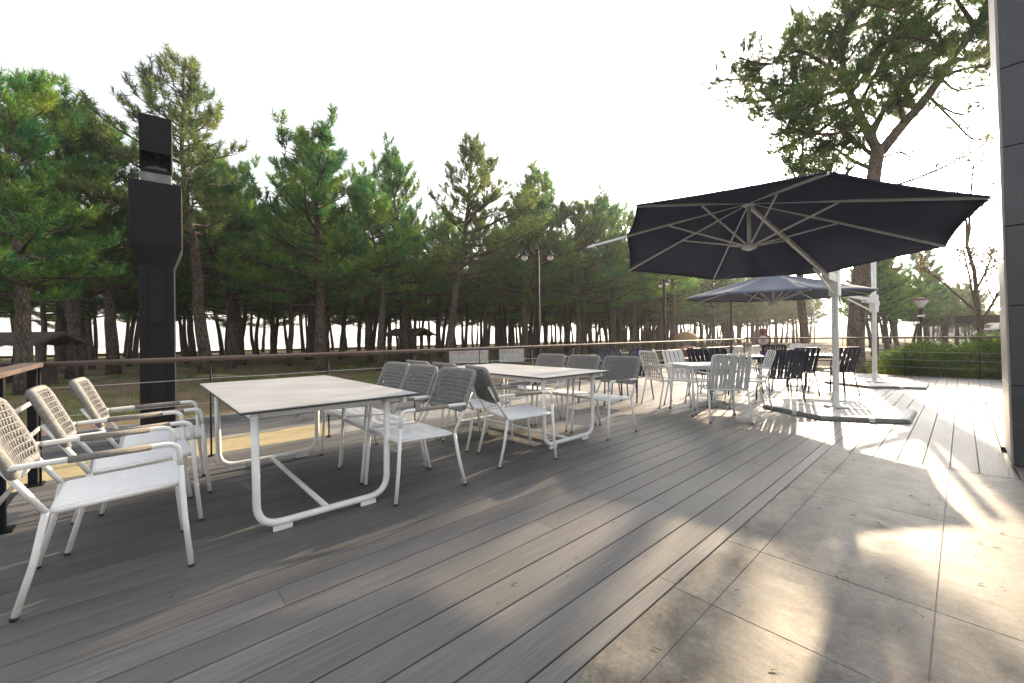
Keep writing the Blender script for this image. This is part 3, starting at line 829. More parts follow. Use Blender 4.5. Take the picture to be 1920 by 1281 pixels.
    for i in range(6):
        a, b2 = Vector((*hx[i], 0)) * .97, Vector((*hx[(i + 1) % 6], 0)) * .97
        c0 = (a + b2) * .006
        q = MB(); g_ = .985
        cen = (a + b2) / 3
        tri = [(cen + (p_ - cen) * g_) for p_ in (Vector((0, 0, 0)), a, b2)]
        q.prism([(v.x, v.y) for v in tri], .0445, .0535); q.build('slab', M_slab, bo)
        mp_ = (a + b2) / 2 * 1.02
    for i in (0, 1, 3, 4):
        a, b2 = Vector((*hx[i], 0)), Vector((*hx[(i + 5) % 6], 0)); mp_ = a.lerp(b2, .42)
        ang = math.atan2((b2 - a).y, (b2 - a).x)
        q = MB(); q.box((mp_.x, mp_.y, .029), (.06, .03, .06), Matrix.Rotation(ang, 3, 'Z'), .004); q.build('clamp', M_white, bo)
    return root
parasol(7.96, 1.32, 5.724, 1.808, 2.325, 2.02, 3.721, -.10, .012, 2.86, 2.17, M_canopy, 'large near cantilever parasol with charcoal canopy seen from below', 2.05, pull=6)
parasol(12.6, 1.37, 10.05, 2.72, 2.0, 1.76, 3.72, .012, .012, 2.4, 2.85, M_canopy2, 'smaller parasol farther off with bluish canopy top, behind the large one', 1.95, rise=.46)

# ------------------------------------------------------------------ street lamps
def twin_lamp(loc, H, yaw, label):
    root = empty('street_lamp', loc, yaw, label, 'street lamp', 'twin globe street lamps beyond the railing')
    q = MB(); q.lathe([(.13, 0), (.13, .5), (.09, .55), (.085, .9), (.078, .95), (.066, H - .3), (.05, H)], (0, 0, 0), 16); q.build('pole', M_black, root)
    q = MB(); q.lathe([(.04, H), (.07, H + .03), (.03, H + .08), (.001, H + .2)], (0, 0, 0), 12); q.build('finial', M_black, root)
    for s in (1, -1):
        q = MB(); pts = [(0, .02 * s, H - .15)] + [(0, s * (.1 + .32 * t), H - .15 + .28 * math.sin(math.pi * t * .8)) for t in [i / 8 for i in range(1, 9)]]
        q.tube(pts, .014, 8); ao = q.build('arm', M_black, root); e = pts[-1]
        q = MB(); q.lathe([(.02, .16), (.035, .1), (.07, .05), (.15, -.02), (.2, -.045), (.195, -.055), (.14, -.035), (.05, .02)], (0, e[1], e[2] - .13), 20); q.build('lamp_shade', M_black, ao)
        q = MB(); q.sphere((0, e[1], e[2] - .22), .105, 12, (1, 1, 1)); q.build('globe', M_globe, ao)
    return root
twin_lamp(W(1009, 13.4, GZ), 4.35, R(47), 'nearest street lamp with two bell shaded globes, left of the large parasol')
twin_lamp(W(1246, 20.6, GZ), 4.3, R(-40), 'middle twin globe street lamp under the left edge of the large parasol')
twin_lamp(W(1371, 26.5, GZ), 4.2, R(-60), 'farthest twin globe street lamp, its globes under the smaller parasol')
root = empty('street_lamp', W(1727, 22, GZ), 0, 'single lantern street lamp with tapered white glass head above the bushes', 'street lamp')
q = MB(); q.lathe([(.11, 0), (.1, .6), (.05, .65), (.045, 2.7), (.09, 2.75), (.05, 2.85)], (0, 0, 0), 14); q.build('pole', M_black, root)
q = MB(); q.lathe([(.12, 2.9), (.36, 3.28), (.33, 3.28), (.1, 2.9)], (0, 0, 0), 6); q.build('lantern_glass', M_globe, root)
q = MB(); q.lathe([(.38, 3.28), (.39, 3.31), (.1, 3.42), (.001, 3.45)], (0, 0, 0), 6); q.build('lantern_roof', M_redish, root)
q = MB(); q.box((0, 0, 2.45), (.1, .3, .1), bev=.01); q.box((0, .1, 2.1), (.12, .1, .12), bev=.01); q.build('loudspeaker', M_white, root)

# slim pole behind the parasol
p = W(1527, 17.5, GZ); root = empty('flag_pole', p, 0, 'thin bare grey pole standing left of the thick pine trunk', 'pole')
q = MB(); q.tube([(0, 0, 0), (0, 0, 3.6)], [.03, .022], 10); q.build('shaft', M_steel, root)
q = MB(); q.lathe([(.1, 0), (.1, .03), (.03, .05)], (0, 0, 0), 12); q.build('base_plate', M_black, root)

# ------------------------------------------------------------------ black column by the road
p = W(297, 6.55, GZ); root = empty('lamp_column', (p.x, p.y, GZ), R(0), 'tall black square column with a box housing and curved scoop top beyond the left railing', 'column')
view = math.atan2(p.y, p.x); root.rotation_euler = (0, 0, view - R(3))
w = .42
q = MB(); q.box((0, 0, 1.5), (w, w, 2.98), bev=.008); q.build('shaft', M_black, root)
for z0, z1 in ((.25, 1.68), (1.80, 2.86)):
    q = MB()
    for s in (1, -1):
        q.bar((-w / 2 - .006, s * .11, z0), (-w / 2 - .006, s * .11, z1), .014, .014, up=(0, 1, 0)); 
    q.bar((-w / 2 - .006, -.11, z0), (-w / 2 - .006, .11, z0), .014, .014); q.bar((-w / 2 - .006, -.11, z1), (-w / 2 - .006, .11, z1), .014, .014)
    q.box((-w / 2 - .003, 0, (z0 + z1) / 2), (.008, .2, z1 - z0 - .08), bev=.002)
    q.build('panel', M_black, root)
B0, B1 = .211, .31
q = MB(); q.prism([(-B0, -B0), (B0, -B0), (B0, B0), (-B0, B0)], 2.72, 3.02, [(-B1, -B1), (B1, -B1), (B1, B1), (-B1, B1)])
q.box((0, 0, 3.515), (B1 * 2, B1 * 2, .99), bev=.006); hs_ = q.build('box_housing', M_black, root)
q = MB(); q.box((-B1 - .003, 0, 3.515), (.007, B1 * 2 - .07, .92), bev=.003)
for y_ in (-.245, .245):
    for z_ in (3.09, 3.515, 3.94): q.lathe([(.001, .011), (.008, .010), (.011, .004), (.011, 0)], (-B1 - .004, y_, z_), 8, Matrix.Rotation(R(-90), 3, 'Y'))
q.build('service_cover', M_black, hs_)
q = MB(); q.box((0, 0, 4.10), (.36, .37, .18), bev=.006); q.build('steel_collar', M_collar, root)
# scoop: curved hood open towards the deck
q = MB(); prof = [(-.19, 4.21), (-.17, 4.28), (-.1, 4.36), (.03, 4.45), (.09, 4.6), (.06, 4.8), (-.02, 4.95), (-.17, 5.04)]
def shell(q, hw, t):
    vs = []
    for x_, z_ in prof: vs += [Vector((x_, -hw, z_)), Vector((x_, hw, z_)), Vector((x_ + t, hw, z_ + t * .3)), Vector((x_ + t, -hw, z_ + t * .3))]
    n = len(prof)
    q.add(vs, [(i * 4 + k, i * 4 + (k + 1) % 4, i * 4 + 4 + (k + 1) % 4, i * 4 + 4 + k) for i in range(n - 1) for k in range(4)] + [(3, 2, 1, 0), (n * 4 - 4, n * 4 - 3, n * 4 - 2, n * 4 - 1)], True)
shell(q, .176, .05); q.build('scoop', M_gloss, root)
q = MB(); q.box((0, 0, 4.2), (.36, .37, .05), bev=.004); q.box((-.205, 0, 4.78), (.02, .39, .56), Matrix.Rotation(R(-5), 3, 'Y'), .004)
q.box((.0, -.186, 4.64), (.4, .014, .84), bev=.003); q.box((.0, .186, 4.64), (.4, .014, .84), bev=.003); q.box((.2, 0, 4.64), (.014, .36, .84)); q.build('hood', M_black, root)

# ------------------------------------------------------------------ things beyond the deck
def shelter(px, d, rz, w, l, hz, label):
    p = W(px, d, GZ); root = empty('picnic_shelter', p, rz, label, 'shelter', 'low roofed picnic tables among the pines')
    q = MB()
    n = 10
    for s in (1, -1):
        vs = []
        for i in range(n + 1):
            t = i / n; yy = -l / 2 + l * t; sag = .04 * math.sin(i * 2.1)
            vs += [Vector((0, yy, hz + .42)), Vector((s * w / 2, yy, hz + sag)), Vector((s * w / 2, yy, hz - .1 + sag)), Vector((0, yy, hz + .3))]
        q.add(vs, [(i * 4 + k, (i + 1) * 4 + k, (i + 1) * 4 + (k + 1) % 4, i * 4 + (k + 1) % 4) for i in range(n) for k in range(4)] + [(0, 1, 2, 3), (n * 4 + 3, n * 4 + 2, n * 4 + 1, n * 4)])
    q.build('roof', M_roof, root)
    for sx in (1, -1):
        for sy in (1, -1):
            q = MB(); q.bar((sx * w * .36, sy * l * .4, 0), (sx * w * .3, sy * l * .36, hz + .08), .1, .1, bev=.01); q.build('post', M_woodd, root)
    q = MB(); q.box((0, 0, .72), (.75, l * .75, .05)); q.build('tabletop', M_woodd, root)
    for s in (1, -1):
        q = MB(); q.box((s * .62, 0, .42), (.28, l * .75, .045)); q.build('bench', M_woodd, root)
    for s in (1, -1):
        q = MB(); q.bar((0, s * l * .25, 0), (0, s * l * .25, .695), .6, .08, up=(0, 1, 0)); q.bar((-.7, s * l * .25, .34), (.7, s * l * .25, .34), .08, .08); q.build('trestle', M_woodd, root)
    return root
shelter(55, 15.5, R(48), 1.9, 2.7, 1.5, 'low dark roofed picnic table at the far left behind the corner railing')
shelter(768, 27, R(20), 2.2, 2.6, 1.75, 'low dark roofed picnic table among the pines behind the first table')

def banner(px0, px1, d, label, seed):
    a, b_ = W(px0, d), W(px1, d); L = (b_ - a).length; c = (a + b_) / 2
    root = empty('banner', (c.x, c.y, GZ), math.atan2((b_ - a).y, (b_ - a).x), label, 'banner', 'white banners with red lettering tied between posts')
    q = MB(); q.box((0, 0, .72), (L, .012, .62), bev=.002); sh = q.build('sheet', M_banner, root)
    rn = random.Random(seed); q = MB(); g_ = MB(); x_ = -L / 2 + .14
    while x_ < L / 2 - .22:
        # blocky hangul-like syllables of a few strokes, too small to read in the photograph
        for rowz, mbx, sc in ((.84, q, .15), (.56, g_, .07)):
            if rowz == .84 and rn.random() < .12: continue
            h = sc
            mbx.box((x_ + h * .3, -.0085, rowz + h * .3), (h * .55, .004, h * .14))
            mbx.box((x_ + h * .1, -.0085, rowz), (h * .13, .004, h * .55))
            mbx.box((x_ + h * .75, -.0085, rowz + h * .05), (h * .13, .004, h * .9))
            if rn.random() < .6: mbx.box((x_ + h * .4, -.0085, rowz - h * .4), (h * .6, .004, h * .13))
        x_ += .21
    q.build('red_lettering', M_red, sh); g_.build('small_lettering', M_dkgreen, sh)
    for s in (1, -1):
        q = MB(); q.box((s * (L / 2 + .05), 0, .55), (.07, .07, 1.1), bev=.006); q.build('post', M_woodd, root)
    return root
banner(842, 915, 18.2, 'left white banner with red lettering seen under the handrail', 1)
banner(936, 982, 18.6, 'right smaller white banner with red lettering seen under the handrail', 2)

# round white sign on purple stand
p = W(1431, 15.9, GZ); root = empty('sign_stand', p, math.atan2(p.y, p.x), 'round white sign with a dark mark on a purple stand among the pines', 'sign')
q = MB(); q.prism([(-.06, -.17), (.06, -.17), (.06, .17), (-.06, .17)], .0, .95, [(-.05, -.12), (.05, -.12), (.05, .12), (-.05, .12)]); q.build('stand', M_purple, root)
q = MB(); q.box((-.064, 0, .6), (.01, .17, .12)); q.build('stand_plate', M_banner, root)
ry90 = Matrix.Rotation(R(90), 3, 'Y')
q = MB(); q.lathe([(.001, -.03), (.24, -.03), (.26, -.01), (.26, .03), (.24, .045), (.001, .045)], (0, 0, 1.32), 28, Matrix.Rotation(R(-90), 3, 'Y')); dk = q.build('disc', M_redish, root)
q = MB(); q.lathe([(.001, .05), (.185, .05), (.185, .046), (.001, .046)], (0, 0, 1.32), 28, Matrix.Rotation(R(-90), 3, 'Y')); q.build('face', M_banner, dk)
q = MB(); q.bar((-.055, -.07, 1.25), (-.055, .07, 1.39), .03, .006, up=(1, 0, 0)); q.bar((-.056, .07, 1.25), (-.056, -.07, 1.39), .03, .006, up=(1, 0, 0)); q.build('mark', M_redish, dk)
q = MB(); q.sphere((0, 0, 1.68), .14, 10, (1, 1, .9)); q.build('cap', M_redish, root)

# straw roofed kiosk and ochre post box
p = W(1286, 26, GZ); root = empty('kiosk', p, 0, 'small kiosk with a rounded straw roof and red counter beyond the railing', 'kiosk')
q = MB(); q.lathe([(.75, 1.25), (.72, 1.4), (.5, 1.62), (.25, 1.74), (.001, 1.78)], (0, 0, 0), 18); q.lathe([(.001, 1.25), (.75, 1.25)], (0, 0, 0), 18); q.build('roof', M_straw, root)
for k in range(6):
    a = k * math.pi / 3; q = MB(); q.tube([(.6 * math.cos(a), .6 * math.sin(a), 0), (.6 * math.cos(a), .6 * math.sin(a), 1.27)], .035, 8); q.build('post', M_woodd, root)
q = MB(); q.lathe([(.55, 0), (.55, .72), (.6, .74), (.6, .78), (.001, .78)], (0, 0, 0), 18); q.build('counter', M_redish, root)
p = W(1306, 19, GZ); root = empty('notice_box', p, math.atan2(p.y, p.x), 'ochre wooden notice box on legs just right of the straw roofed kiosk', 'notice box')
q = MB()
for s in (1, -1): q.box((0, s * .22, .42), (.06, .06, .84), bev=.005)
q.build('leg', M_ylw, root)
q = MB(); q.box((0, 0, .72), (.1, .5, .36), bev=.008); q.build('box', M_ylw, root)
q = MB(); q.box((-.053, 0, .72), (.01, .36, .24)); q.build('window', M_edge, root)

# small black fence near the bushes
a, b_ = W(1655, 14.6, GZ), W(1705, 14.6, GZ); L = (b_ - a).length
root = empty('low_fence', a, math.atan2((b_ - a).y, (b_ - a).x), 'low black picket fence left of the juniper bushes', 'fence')
for i in range(6):
    q = MB(); t_ = .05 if i in (0, 3, 5) else .022; hh = .78 if i in (0, 3, 5) else .56
    q.box((L * i / 5, 0, hh / 2), (t_, t_, hh), bev=.003); q.build('picket', M_black, root)
q = MB()
for z in (.2, .52): q.bar((0, .0, z), (L, .0, z), .02, .02)
q.build('crossrail', M_black, root)

# black flat roofed canopy far right, with a van behind
p = W(1872, 27, GZ); root = empty('bus_shelter', p, math.atan2(p.y, p.x), 'black flat roofed shelter on a single post at the far right beyond the bushes', 'shelter')
q = MB(); q.box((0, 0, 2.4), (1.6, 3.9, .5), bev=.01); q.build('roof', M_black, root)
q = MB(); q.box((0, .82, 1.08), (.22, .22, 2.14), bev=.01); q.build('post', M_black, root)
q = MB(); q.box((0, -1.0, 1.08), (.22, .22, 2.14), bev=.01); q.build('post', M_black, root)
p = W(1880, 40, GZ); root = empty('parked_van', p, math.atan2(p.y, p.x) + R(90), 'white van parked far off under the black flat roofed shelter', 'van')
q = MB(); prof = [(-2.3, .45), (2.2, .45), (2.35, .9), (2.25, 1.15), (1.45, 1.9), (-2.2, 1.98), (-2.35, 1.7)]
vs = [Vector((x_, s * .9, z_)) for s in (1, -1) for x_, z_ in prof]; n = len(prof)
q.add(vs, [tuple(range(n - 1, -1, -1)), tuple(range(n, 2 * n))] + [(i, (i + 1) % n, n + (i + 1) % n, n + i) for i in range(n)]); q.build('body', M_white, root)
q = MB()
for s in (1, -1):
    q = MB(); q.box((-.2, s * .905, 1.5), (3.0, .01, .45), bev=.003); q.build('side_window', M_edge, root)
for x_ in (-1.5, 1.5):
    for s in (1, -1):
        q = MB(); q.lathe([(.001, -.1), (.3, -.1), (.34, -.06), (.34, .06), (.3, .1), (.001, .1)], (x_, s * .84, .34), 18, Matrix.Rotation(R(90), 3, 'X')); q.build('wheel', M_rubber, root)

# distant low buildings across the road on the right
for i, (px, d, ww, hh, lab) in enumerate([(1795, 95, 9, 3.4, 'low pale far building just left of the black shelter post'), (1835, 120, 12, 5.0, 'wider pale far building behind the black shelter post')]):
    p = W(px, d, GZ); root = empty('far_building', p, math.atan2(p.y, p.x), lab, 'building', 'pale buildings far off on the right')
    q = MB(); q.box((0, 0, hh / 2), (6, ww, hh), bev=.02); q.build('wall', M_dull, root)
    q = MB(); q.box((0, 0, hh + .15), (6.6, ww + .6, .3), bev=.02); q.build('roof', M_hill, root)
    for k in range(4):
        q = MB(); q.box((-3.02, -ww / 2 + ww * (k + .5) / 4, hh * .55), (.06, ww * .12, hh * .3)); q.build('window', M_edge, root)

# ------------------------------------------------------------------ pine trees
def curve_pts(a, d, L, n, up, wob, rn):
    """points of a branch starting at a, along d, bending upwards by `up`"""
    pts = [a.copy()]; d = d.normalized()
    for i in range(n):
        d = (d + Vector((rn.uniform(-wob, wob), rn.uniform(-wob, wob), rn.uniform(-wob, wob) + up / n))).normalized()
        pts.append(pts[-1] + d * (L / n))
    return pts

def tufts_to_mesh(name, P, D, S, m, K=14, wd=.03, seed=0, spread=1.0):
    """every tuft: a bottle brush of K thin needle blades round a short shoot"""
    rs = np.random.RandomState(seed)
    P = np.array(P); D = np.array(D); S = np.array(S); M_ = len(P)
    D = D / np.linalg.norm(D, axis=1, keepdims=True)
    ref = np.where(np.abs(D[:, 2:3]) > .9, np.array([[1., 0, 0]]), np.array([[0, 0, 1.]]))
    U = np.cross(D, ref); U /= np.linalg.norm(U, axis=1, keepdims=True); V = np.cross(D, U)
    a = rs.uniform(0, 2 * np.pi, (M_, K)); t = rs.uniform(-.1, 1, (M_, K)); el = rs.uniform(.25, 1.05, (M_, K))
    rad = U[:, None, :] * np.cos(a)[..., None] + V[:, None, :] * np.sin(a)[..., None]
    nd = rad * np.sin(el * 1.25 * spread)[..., None] + D[:, None, :] * np.cos(el * 1.25 * spread)[..., None]
    base = P[:, None, :] + D[:, None, :] * (t * S[:, None] * .8)[..., None]
    ln = (S[:, None] * rs.uniform(.5, .85, (M_, K)))[..., None]
    side = np.cross(nd, rad + .3 * rs.normal(size=rad.shape)); side /= np.linalg.norm(side, axis=2, keepdims=True) + 1e-9
    w_ = wd * rs.uniform(.7, 1.3, (M_, K))[..., None]
    v0 = base - side * w_ * .5; v1 = base + side * w_ * .5; v2 = base + nd * ln
    vv = np.stack([v0, v1, v2], axis=2).reshape(-1, 3)
    return np_mesh(name, vv, 3, m)

def pine(seed, H, cb, spread, r0, mleaf, mbark, dens=1.0, lean=.05, K=20, wd=.026, tuft=.32, top_pow=.8, droop=0.0):
    rn = random.Random(seed)
    n = 14; tp = []; ang = rn.uniform(0, 6.28)
    p = Vector((0, 0, -.1)); d = Vector((lean * math.cos(ang), lean * math.sin(ang), 1)).normalized()
    for i in range(n + 1):
        tp.append(p.copy()); d = (d + Vector((rn.uniform(-1, 1) * .07, rn.uniform(-1, 1) * .07, .05))).normalized(); p = p + d * (H / n)
    sc = H / max(.1, tp[-1].z); tp = [Vector((q.x, q.y, q.z * sc)) for q in tp]
    def at(z):
        for i in range(n):
            if tp[i + 1].z >= z or i == n - 1:
                f = (z - tp[i].z) / max(1e-6, tp[i + 1].z - tp[i].z); return tp[i].lerp(tp[i + 1], f)
    tm = MB(); rr_ = [r0 * (1.25 if i == 0 else 1) * (1 - .93 * (i / n) ** 1.1) for i in range(n + 1)]
    tm.tube(tp, rr_, 9)
    P, D, S = [], [], []
    def tuft_at(q, dr, s):
        P.append(q); D.append(dr); S.append(s)
    def shoot(a, dr, L, depth_):
        pts = curve_pts(a, dr, L, 4, .5, .16, rn)
        if L > .35: tm.tube(pts, [max(.006, .018 * L), .012, .01, .007, .004], 4, cap=False)
        k = max(2, int(L / .13))
        for i in range(k):
            t = .25 + .75 * (i + rn.random()) / k; j = min(3, int(t * 4)); q = pts[j].lerp(pts[j + 1], t * 4 - j)
            dd = (pts[j + 1] - pts[j]).normalized() + Vector((rn.uniform(-.7, .7), rn.uniform(-.7, .7), rn.uniform(.1, 1.0)))
            tuft_at(q, dd, tuft * rn.uniform(.75, 1.15))
        tuft_at(pts[-1], (pts[-1] - pts[-2]).normalized() + Vector((0, 0, .6)), tuft * 1.1)
    lob = [(rn.uniform(0, 6.28), rn.uniform(.1, 1), rn.uniform(.35, 1.0), rn.uniform(.12, .3)) for _ in range(9)]   # bulges and bites of the outline
    def lobe(az, t):
        f = 1.0
        for i_, (a_, t_, s_, w_) in enumerate(lob):
            da = abs((az - a_ + math.pi) % (2 * math.pi) - math.pi)
            g_ = math.exp(-(da / .9) ** 2 - ((t - t_) / w_) ** 2)
            f += g_ * s_ * (.55 if i_ % 2 else -.75)
        return max(.25, f)
    for i in range(rn.choice((2, 3, 4))):   # several upright leaders
        zc = H * rn.uniform(.78, .95); az = rn.uniform(0, 6.28); c = at(zc); rr0 = rn.uniform(.25, .75)
        e = c + Vector((math.cos(az) * rr0, math.sin(az) * rr0, .25)); ld = [c, e] + curve_pts(e, Vector((.1 * math.cos(az), .1 * math.sin(az), 1)), rn.uniform(.6, 1.3), 3, .2, .1, rn)[1:]
        tm.tube(ld, [.02, .016, .012, .008, .005], 4, cap=False)
        for q in ld[1:]:
            for _ in range(3): shoot(q, Vector((rn.uniform(-1, 1), rn.uniform(-1, 1), .9)).normalized(), rn.uniform(.18, .36), 0)
    z = cb * H
    while z < H * .985:
        t = (z - cb * H) / (H - cb * H)
        nb = rn.choice((3, 4, 4, 5)) if t < .85 else 3
        a0 = rn.uniform(0, 6.28)
        for b in range(nb):
            if rn.random() > dens * .93: continue
            az = a0 + b * 6.283 / nb + rn.uniform(-.35, .35)
            prof_ = (1 - t) ** top_pow * (1.0 if t > .12 else .65 + 2.9 * t)
            L = spread * prof_ * rn.uniform(.6, 1.12) * lobe(az, t) + .28
            el = -.12 - droop + .75 * t + rn.uniform(-.12, .18)
            c = at(z + rn.uniform(-.12, .12))
            dr = Vector((math.cos(az) * math.cos(el), math.sin(az) * math.cos(el), math.sin(el)))
            pts = curve_pts(c, dr, L, 7, .5 + .35 * t, .14, rn)
            rb = max(.012, .028 * L * (r0 / .16) ** .5); tm.tube(pts, [rb * (1 - .12 * i) for i in range(8)], 5, cap=False)
            ns = max(2, int(L / .16 * dens))
            for i in range(ns):
                u = .28 + .72 * (i + rn.random()) / ns; u = min(u, .999); j = int(u * 7); q = pts[j].lerp(pts[j + 1], u * 7 - j)
                bd = (pts[j + 1] - pts[j]).normalized(); sd2 = Vector((-bd.y, bd.x, 0)) * (1 if i % 2 else -1)
                dd = bd * rn.uniform(.3, .9) + sd2 * rn.uniform(.4, 1.1) + Vector((0, 0, rn.uniform(-.05, .7)))
                shoot(q, dd.normalized(), rn.uniform(.22, .62) * (.55 + .45 * L / spread) * (1.15 - .4 * u), 0)
            shoot(pts[-1], (pts[-1] - pts[-2]).normalized() + Vector((0, 0, .4)), .3, 0)
        z += rn.uniform(.24, .5) * (1.0 if t < .7 else .7)
    c = tp[-1]
    for i in range(5): tuft_at(c + Vector((0, 0, -.12 * i)), Vector((rn.uniform(-.3, .3), rn.uniform(-.3, .3), 1)), tuft)
    crown = tufts_to_mesh('crown', [tuple(q) for q in P], [tuple(q) for q in D], S, mleaf, K, wd, seed)
    return tm, crown, len(P)

PROTO = []
specs = [  # seed, H, crown base, spread, r0, dens, lean, top_pow
    (1, 10, .30, 3.0, .19, 1.0, .04, .75),
    (2, 10, .36, 2.4, .16, .85, .10, .70),
    (3, 10, .26, 2.7, .20, 1.0, .06, .62),
    (4, 12, .34, 2.5, .17, .72, .05, .85),
    (5, 9, .40, 2.3, .13, .9, .16, .60),
    (6, 11, .30, 2.8, .18, .85, .03, .90),
    (7, 10, .33, 3.1, .15, .8, .12, .55),
    (8, 11, .38, 2.6, .16, .75, .08, .7)]
tot = 0
for (sd0, H, cb, sp, r0, dn_, ln_, tpw) in specs:
    ml = M_leaf2 if sd0 in (4, 6) else M_leaf
    tm, cm, cnt = pine(sd0, H, cb * 1.18, sp, r0, ml, M_bark, dn_, ln_, top_pow=tpw); tot += cnt
    me = bpy.data.meshes.new('trunk'); me.from_pydata(tm.v, [], tm.f); me.polygons.foreach_set('use_smooth', tm.sm); me.materials.append(M_bark); me.update()
    PROTO.append((me, cm, H))
print('tufts', tot)
def put_pine(k, px, d, H, label, yaw, sx=1.0, group='pines of the grove beyond the railing', zoff=0.0, lean=0.0):
    p = W(px, d)
    if p.y > 58: return
    me, cm, H0 = PROTO[k]; root = empty('pine_tree', (p.x, p.y, gh(p.x, p.y) + zoff), yaw, label, 'pine tree', group)
    s = H / H0; root.scale = (s * sx, s * sx, s)
    if lean: root.rotation_euler = (R(lean), 0, yaw)
    for nm, mm in (('trunk', me), ('crown', cm)):
        o = bpy.data.objects.new(nm, mm); C.objects.link(o); o.parent = root
    return root
NEAR = [  # proto, px, depth, height, yaw, width scale, label
    (2, 45, 12.2, 9.2, .4, 1.15, 'thick trunked pine rising behind the corner railing at the far left'),
    (1, 138, 17.0, 11.4, 2.0, 1.35, 'slim dark pine between the far left pine and the black column'),
    (0, 213, 18.5, 10.8, 1.1, 1.2, 'pine whose dark trunk stands just left of the black column'),
    (3, 385, 18.0, 13.9, 5.6, 1.3, 'tallest pine of the left grove, its top just right of the black column'),
    (6, 432, 21.0, 9.6, 5.0, 1.2, 'pine with a forked brown trunk right of the black column'),
    (2, 604, 19.8, 10.6, 2.2, 1.45, 'broad bushy pine on a stout straight trunk behind the first table'),
    (4, 540, 24.0, 8.8, 1.5, 1.4, 'small leaning pine just left of the broad bushy pine'),
    (7, 712, 20.5, 8.8, 4.4, 1.4, 'pine on a post straight trunk between the broad bushy pine and the airy pine'),
    (3, 838, 21.5, 11.4, 2.6, 1.5, 'tall airy pine with sunlit top behind the second row of rope chairs'),
    (0, 985, 25, 9.6, 2.9, 1.3, 'pine behind the nearest street lamp'),
    (6, 1080, 27, 10.4, 4.1, 1.3, 'pine with reddish trunk right of the nearest street lamp'),
    (2, 1150, 30, 10.8, .9, 1.2, 'pine whose top shows left of the large parasol canopy'),
    (7, 1268, 30, 10.0, 2.4, 1.2, 'pine standing right of the middle street lamp'),
    (4, -60, 15, 9.8, 3.0, 1.4, 'leaning pine cut by the left edge of the picture'),
    (1, 1110, 36, 10.4, 1.9, 1.2, 'slender pine in the second row between two street lamps')]
for k, px, d, H, yaw, sx, lab in NEAR: put_pine(k, px, d, H, lab, yaw, sx)
rn = random.Random(77)
GB = 'background pines filling the grove'
LB = 'one of the slender background pines filling the grove'
cnt = 0; occ = [(W(a[1], a[2]).x, W(a[1], a[2]).y) for a in NEAR]
tries = 0
while cnt < 282 and tries < 20000:
    tries += 1
    X_ = rn.uniform(-25, 95); Y_ = rn.uniform(17.5, 55)
    d = X_ * FW.x + Y_ * FW.y
    if d < 22: continue
    px = 960 + 768 * (X_ * RT.x + Y_ * RT.y) / d
    if px < -250 or px > 1640: continue
    if any((X_ - a) ** 2 + (Y_ - b) ** 2 < 2.15 ** 2 for a, b in occ): continue
    occ.append((X_, Y_)); cnt += 1
    H = rn.uniform(8.2, 11.2) + (rn.uniform(.6, 1.8) if d < 36 and px > 380 else 0)
    if px > 1550: H *= .8
    put_pine(rn.randrange(8), px, d, H, LB, rn.uniform(0, 6.28), rn.uniform(1.0, 1.35), GB)
print('background pines', cnt)
# right hand trees beyond the junipers
for k, px, d, H, yaw, sx, lab in [
    (0, 1665, 33, 9.0, .5, 1.1, 'bushy hazy pine just right of the thick pine trunk'),
    (2, 1725, 38, 8.6, 1.5, 1.2, 'bushy hazy pine behind the single lantern street lamp'),
    (5, 1775, 44, 7.6, 2.5, 1.3, 'lower hazy pine tapering down towards the black shelter'),
    (4, 1812, 52, 6.6, 3.5, 1.3, 'lowest hazy pine beside the black shelter'),
    (2, 1640, 28, 8.0, 4.5, 1.3, 'dense pine half hidden by the thick pine trunk')]:
    put_pine(k, px, d, H, lab, yaw, sx, 'pines beyond the bushes on the right')
for i in range(26):
    px = rn.uniform(1625, 1835); d = rn.uniform(36, 75); H = (9.6 - (px - 1625) / 210 * 4.2) * rn.uniform(.8, 1.1) * (.6 + d / 110)
    put_pine(rn.randrange(8), px, d, H, 'one of the hazy far pines massed behind the single lantern lamp', rn.uniform(0, 6.28), 1.35, 'hazy far pines on the right')

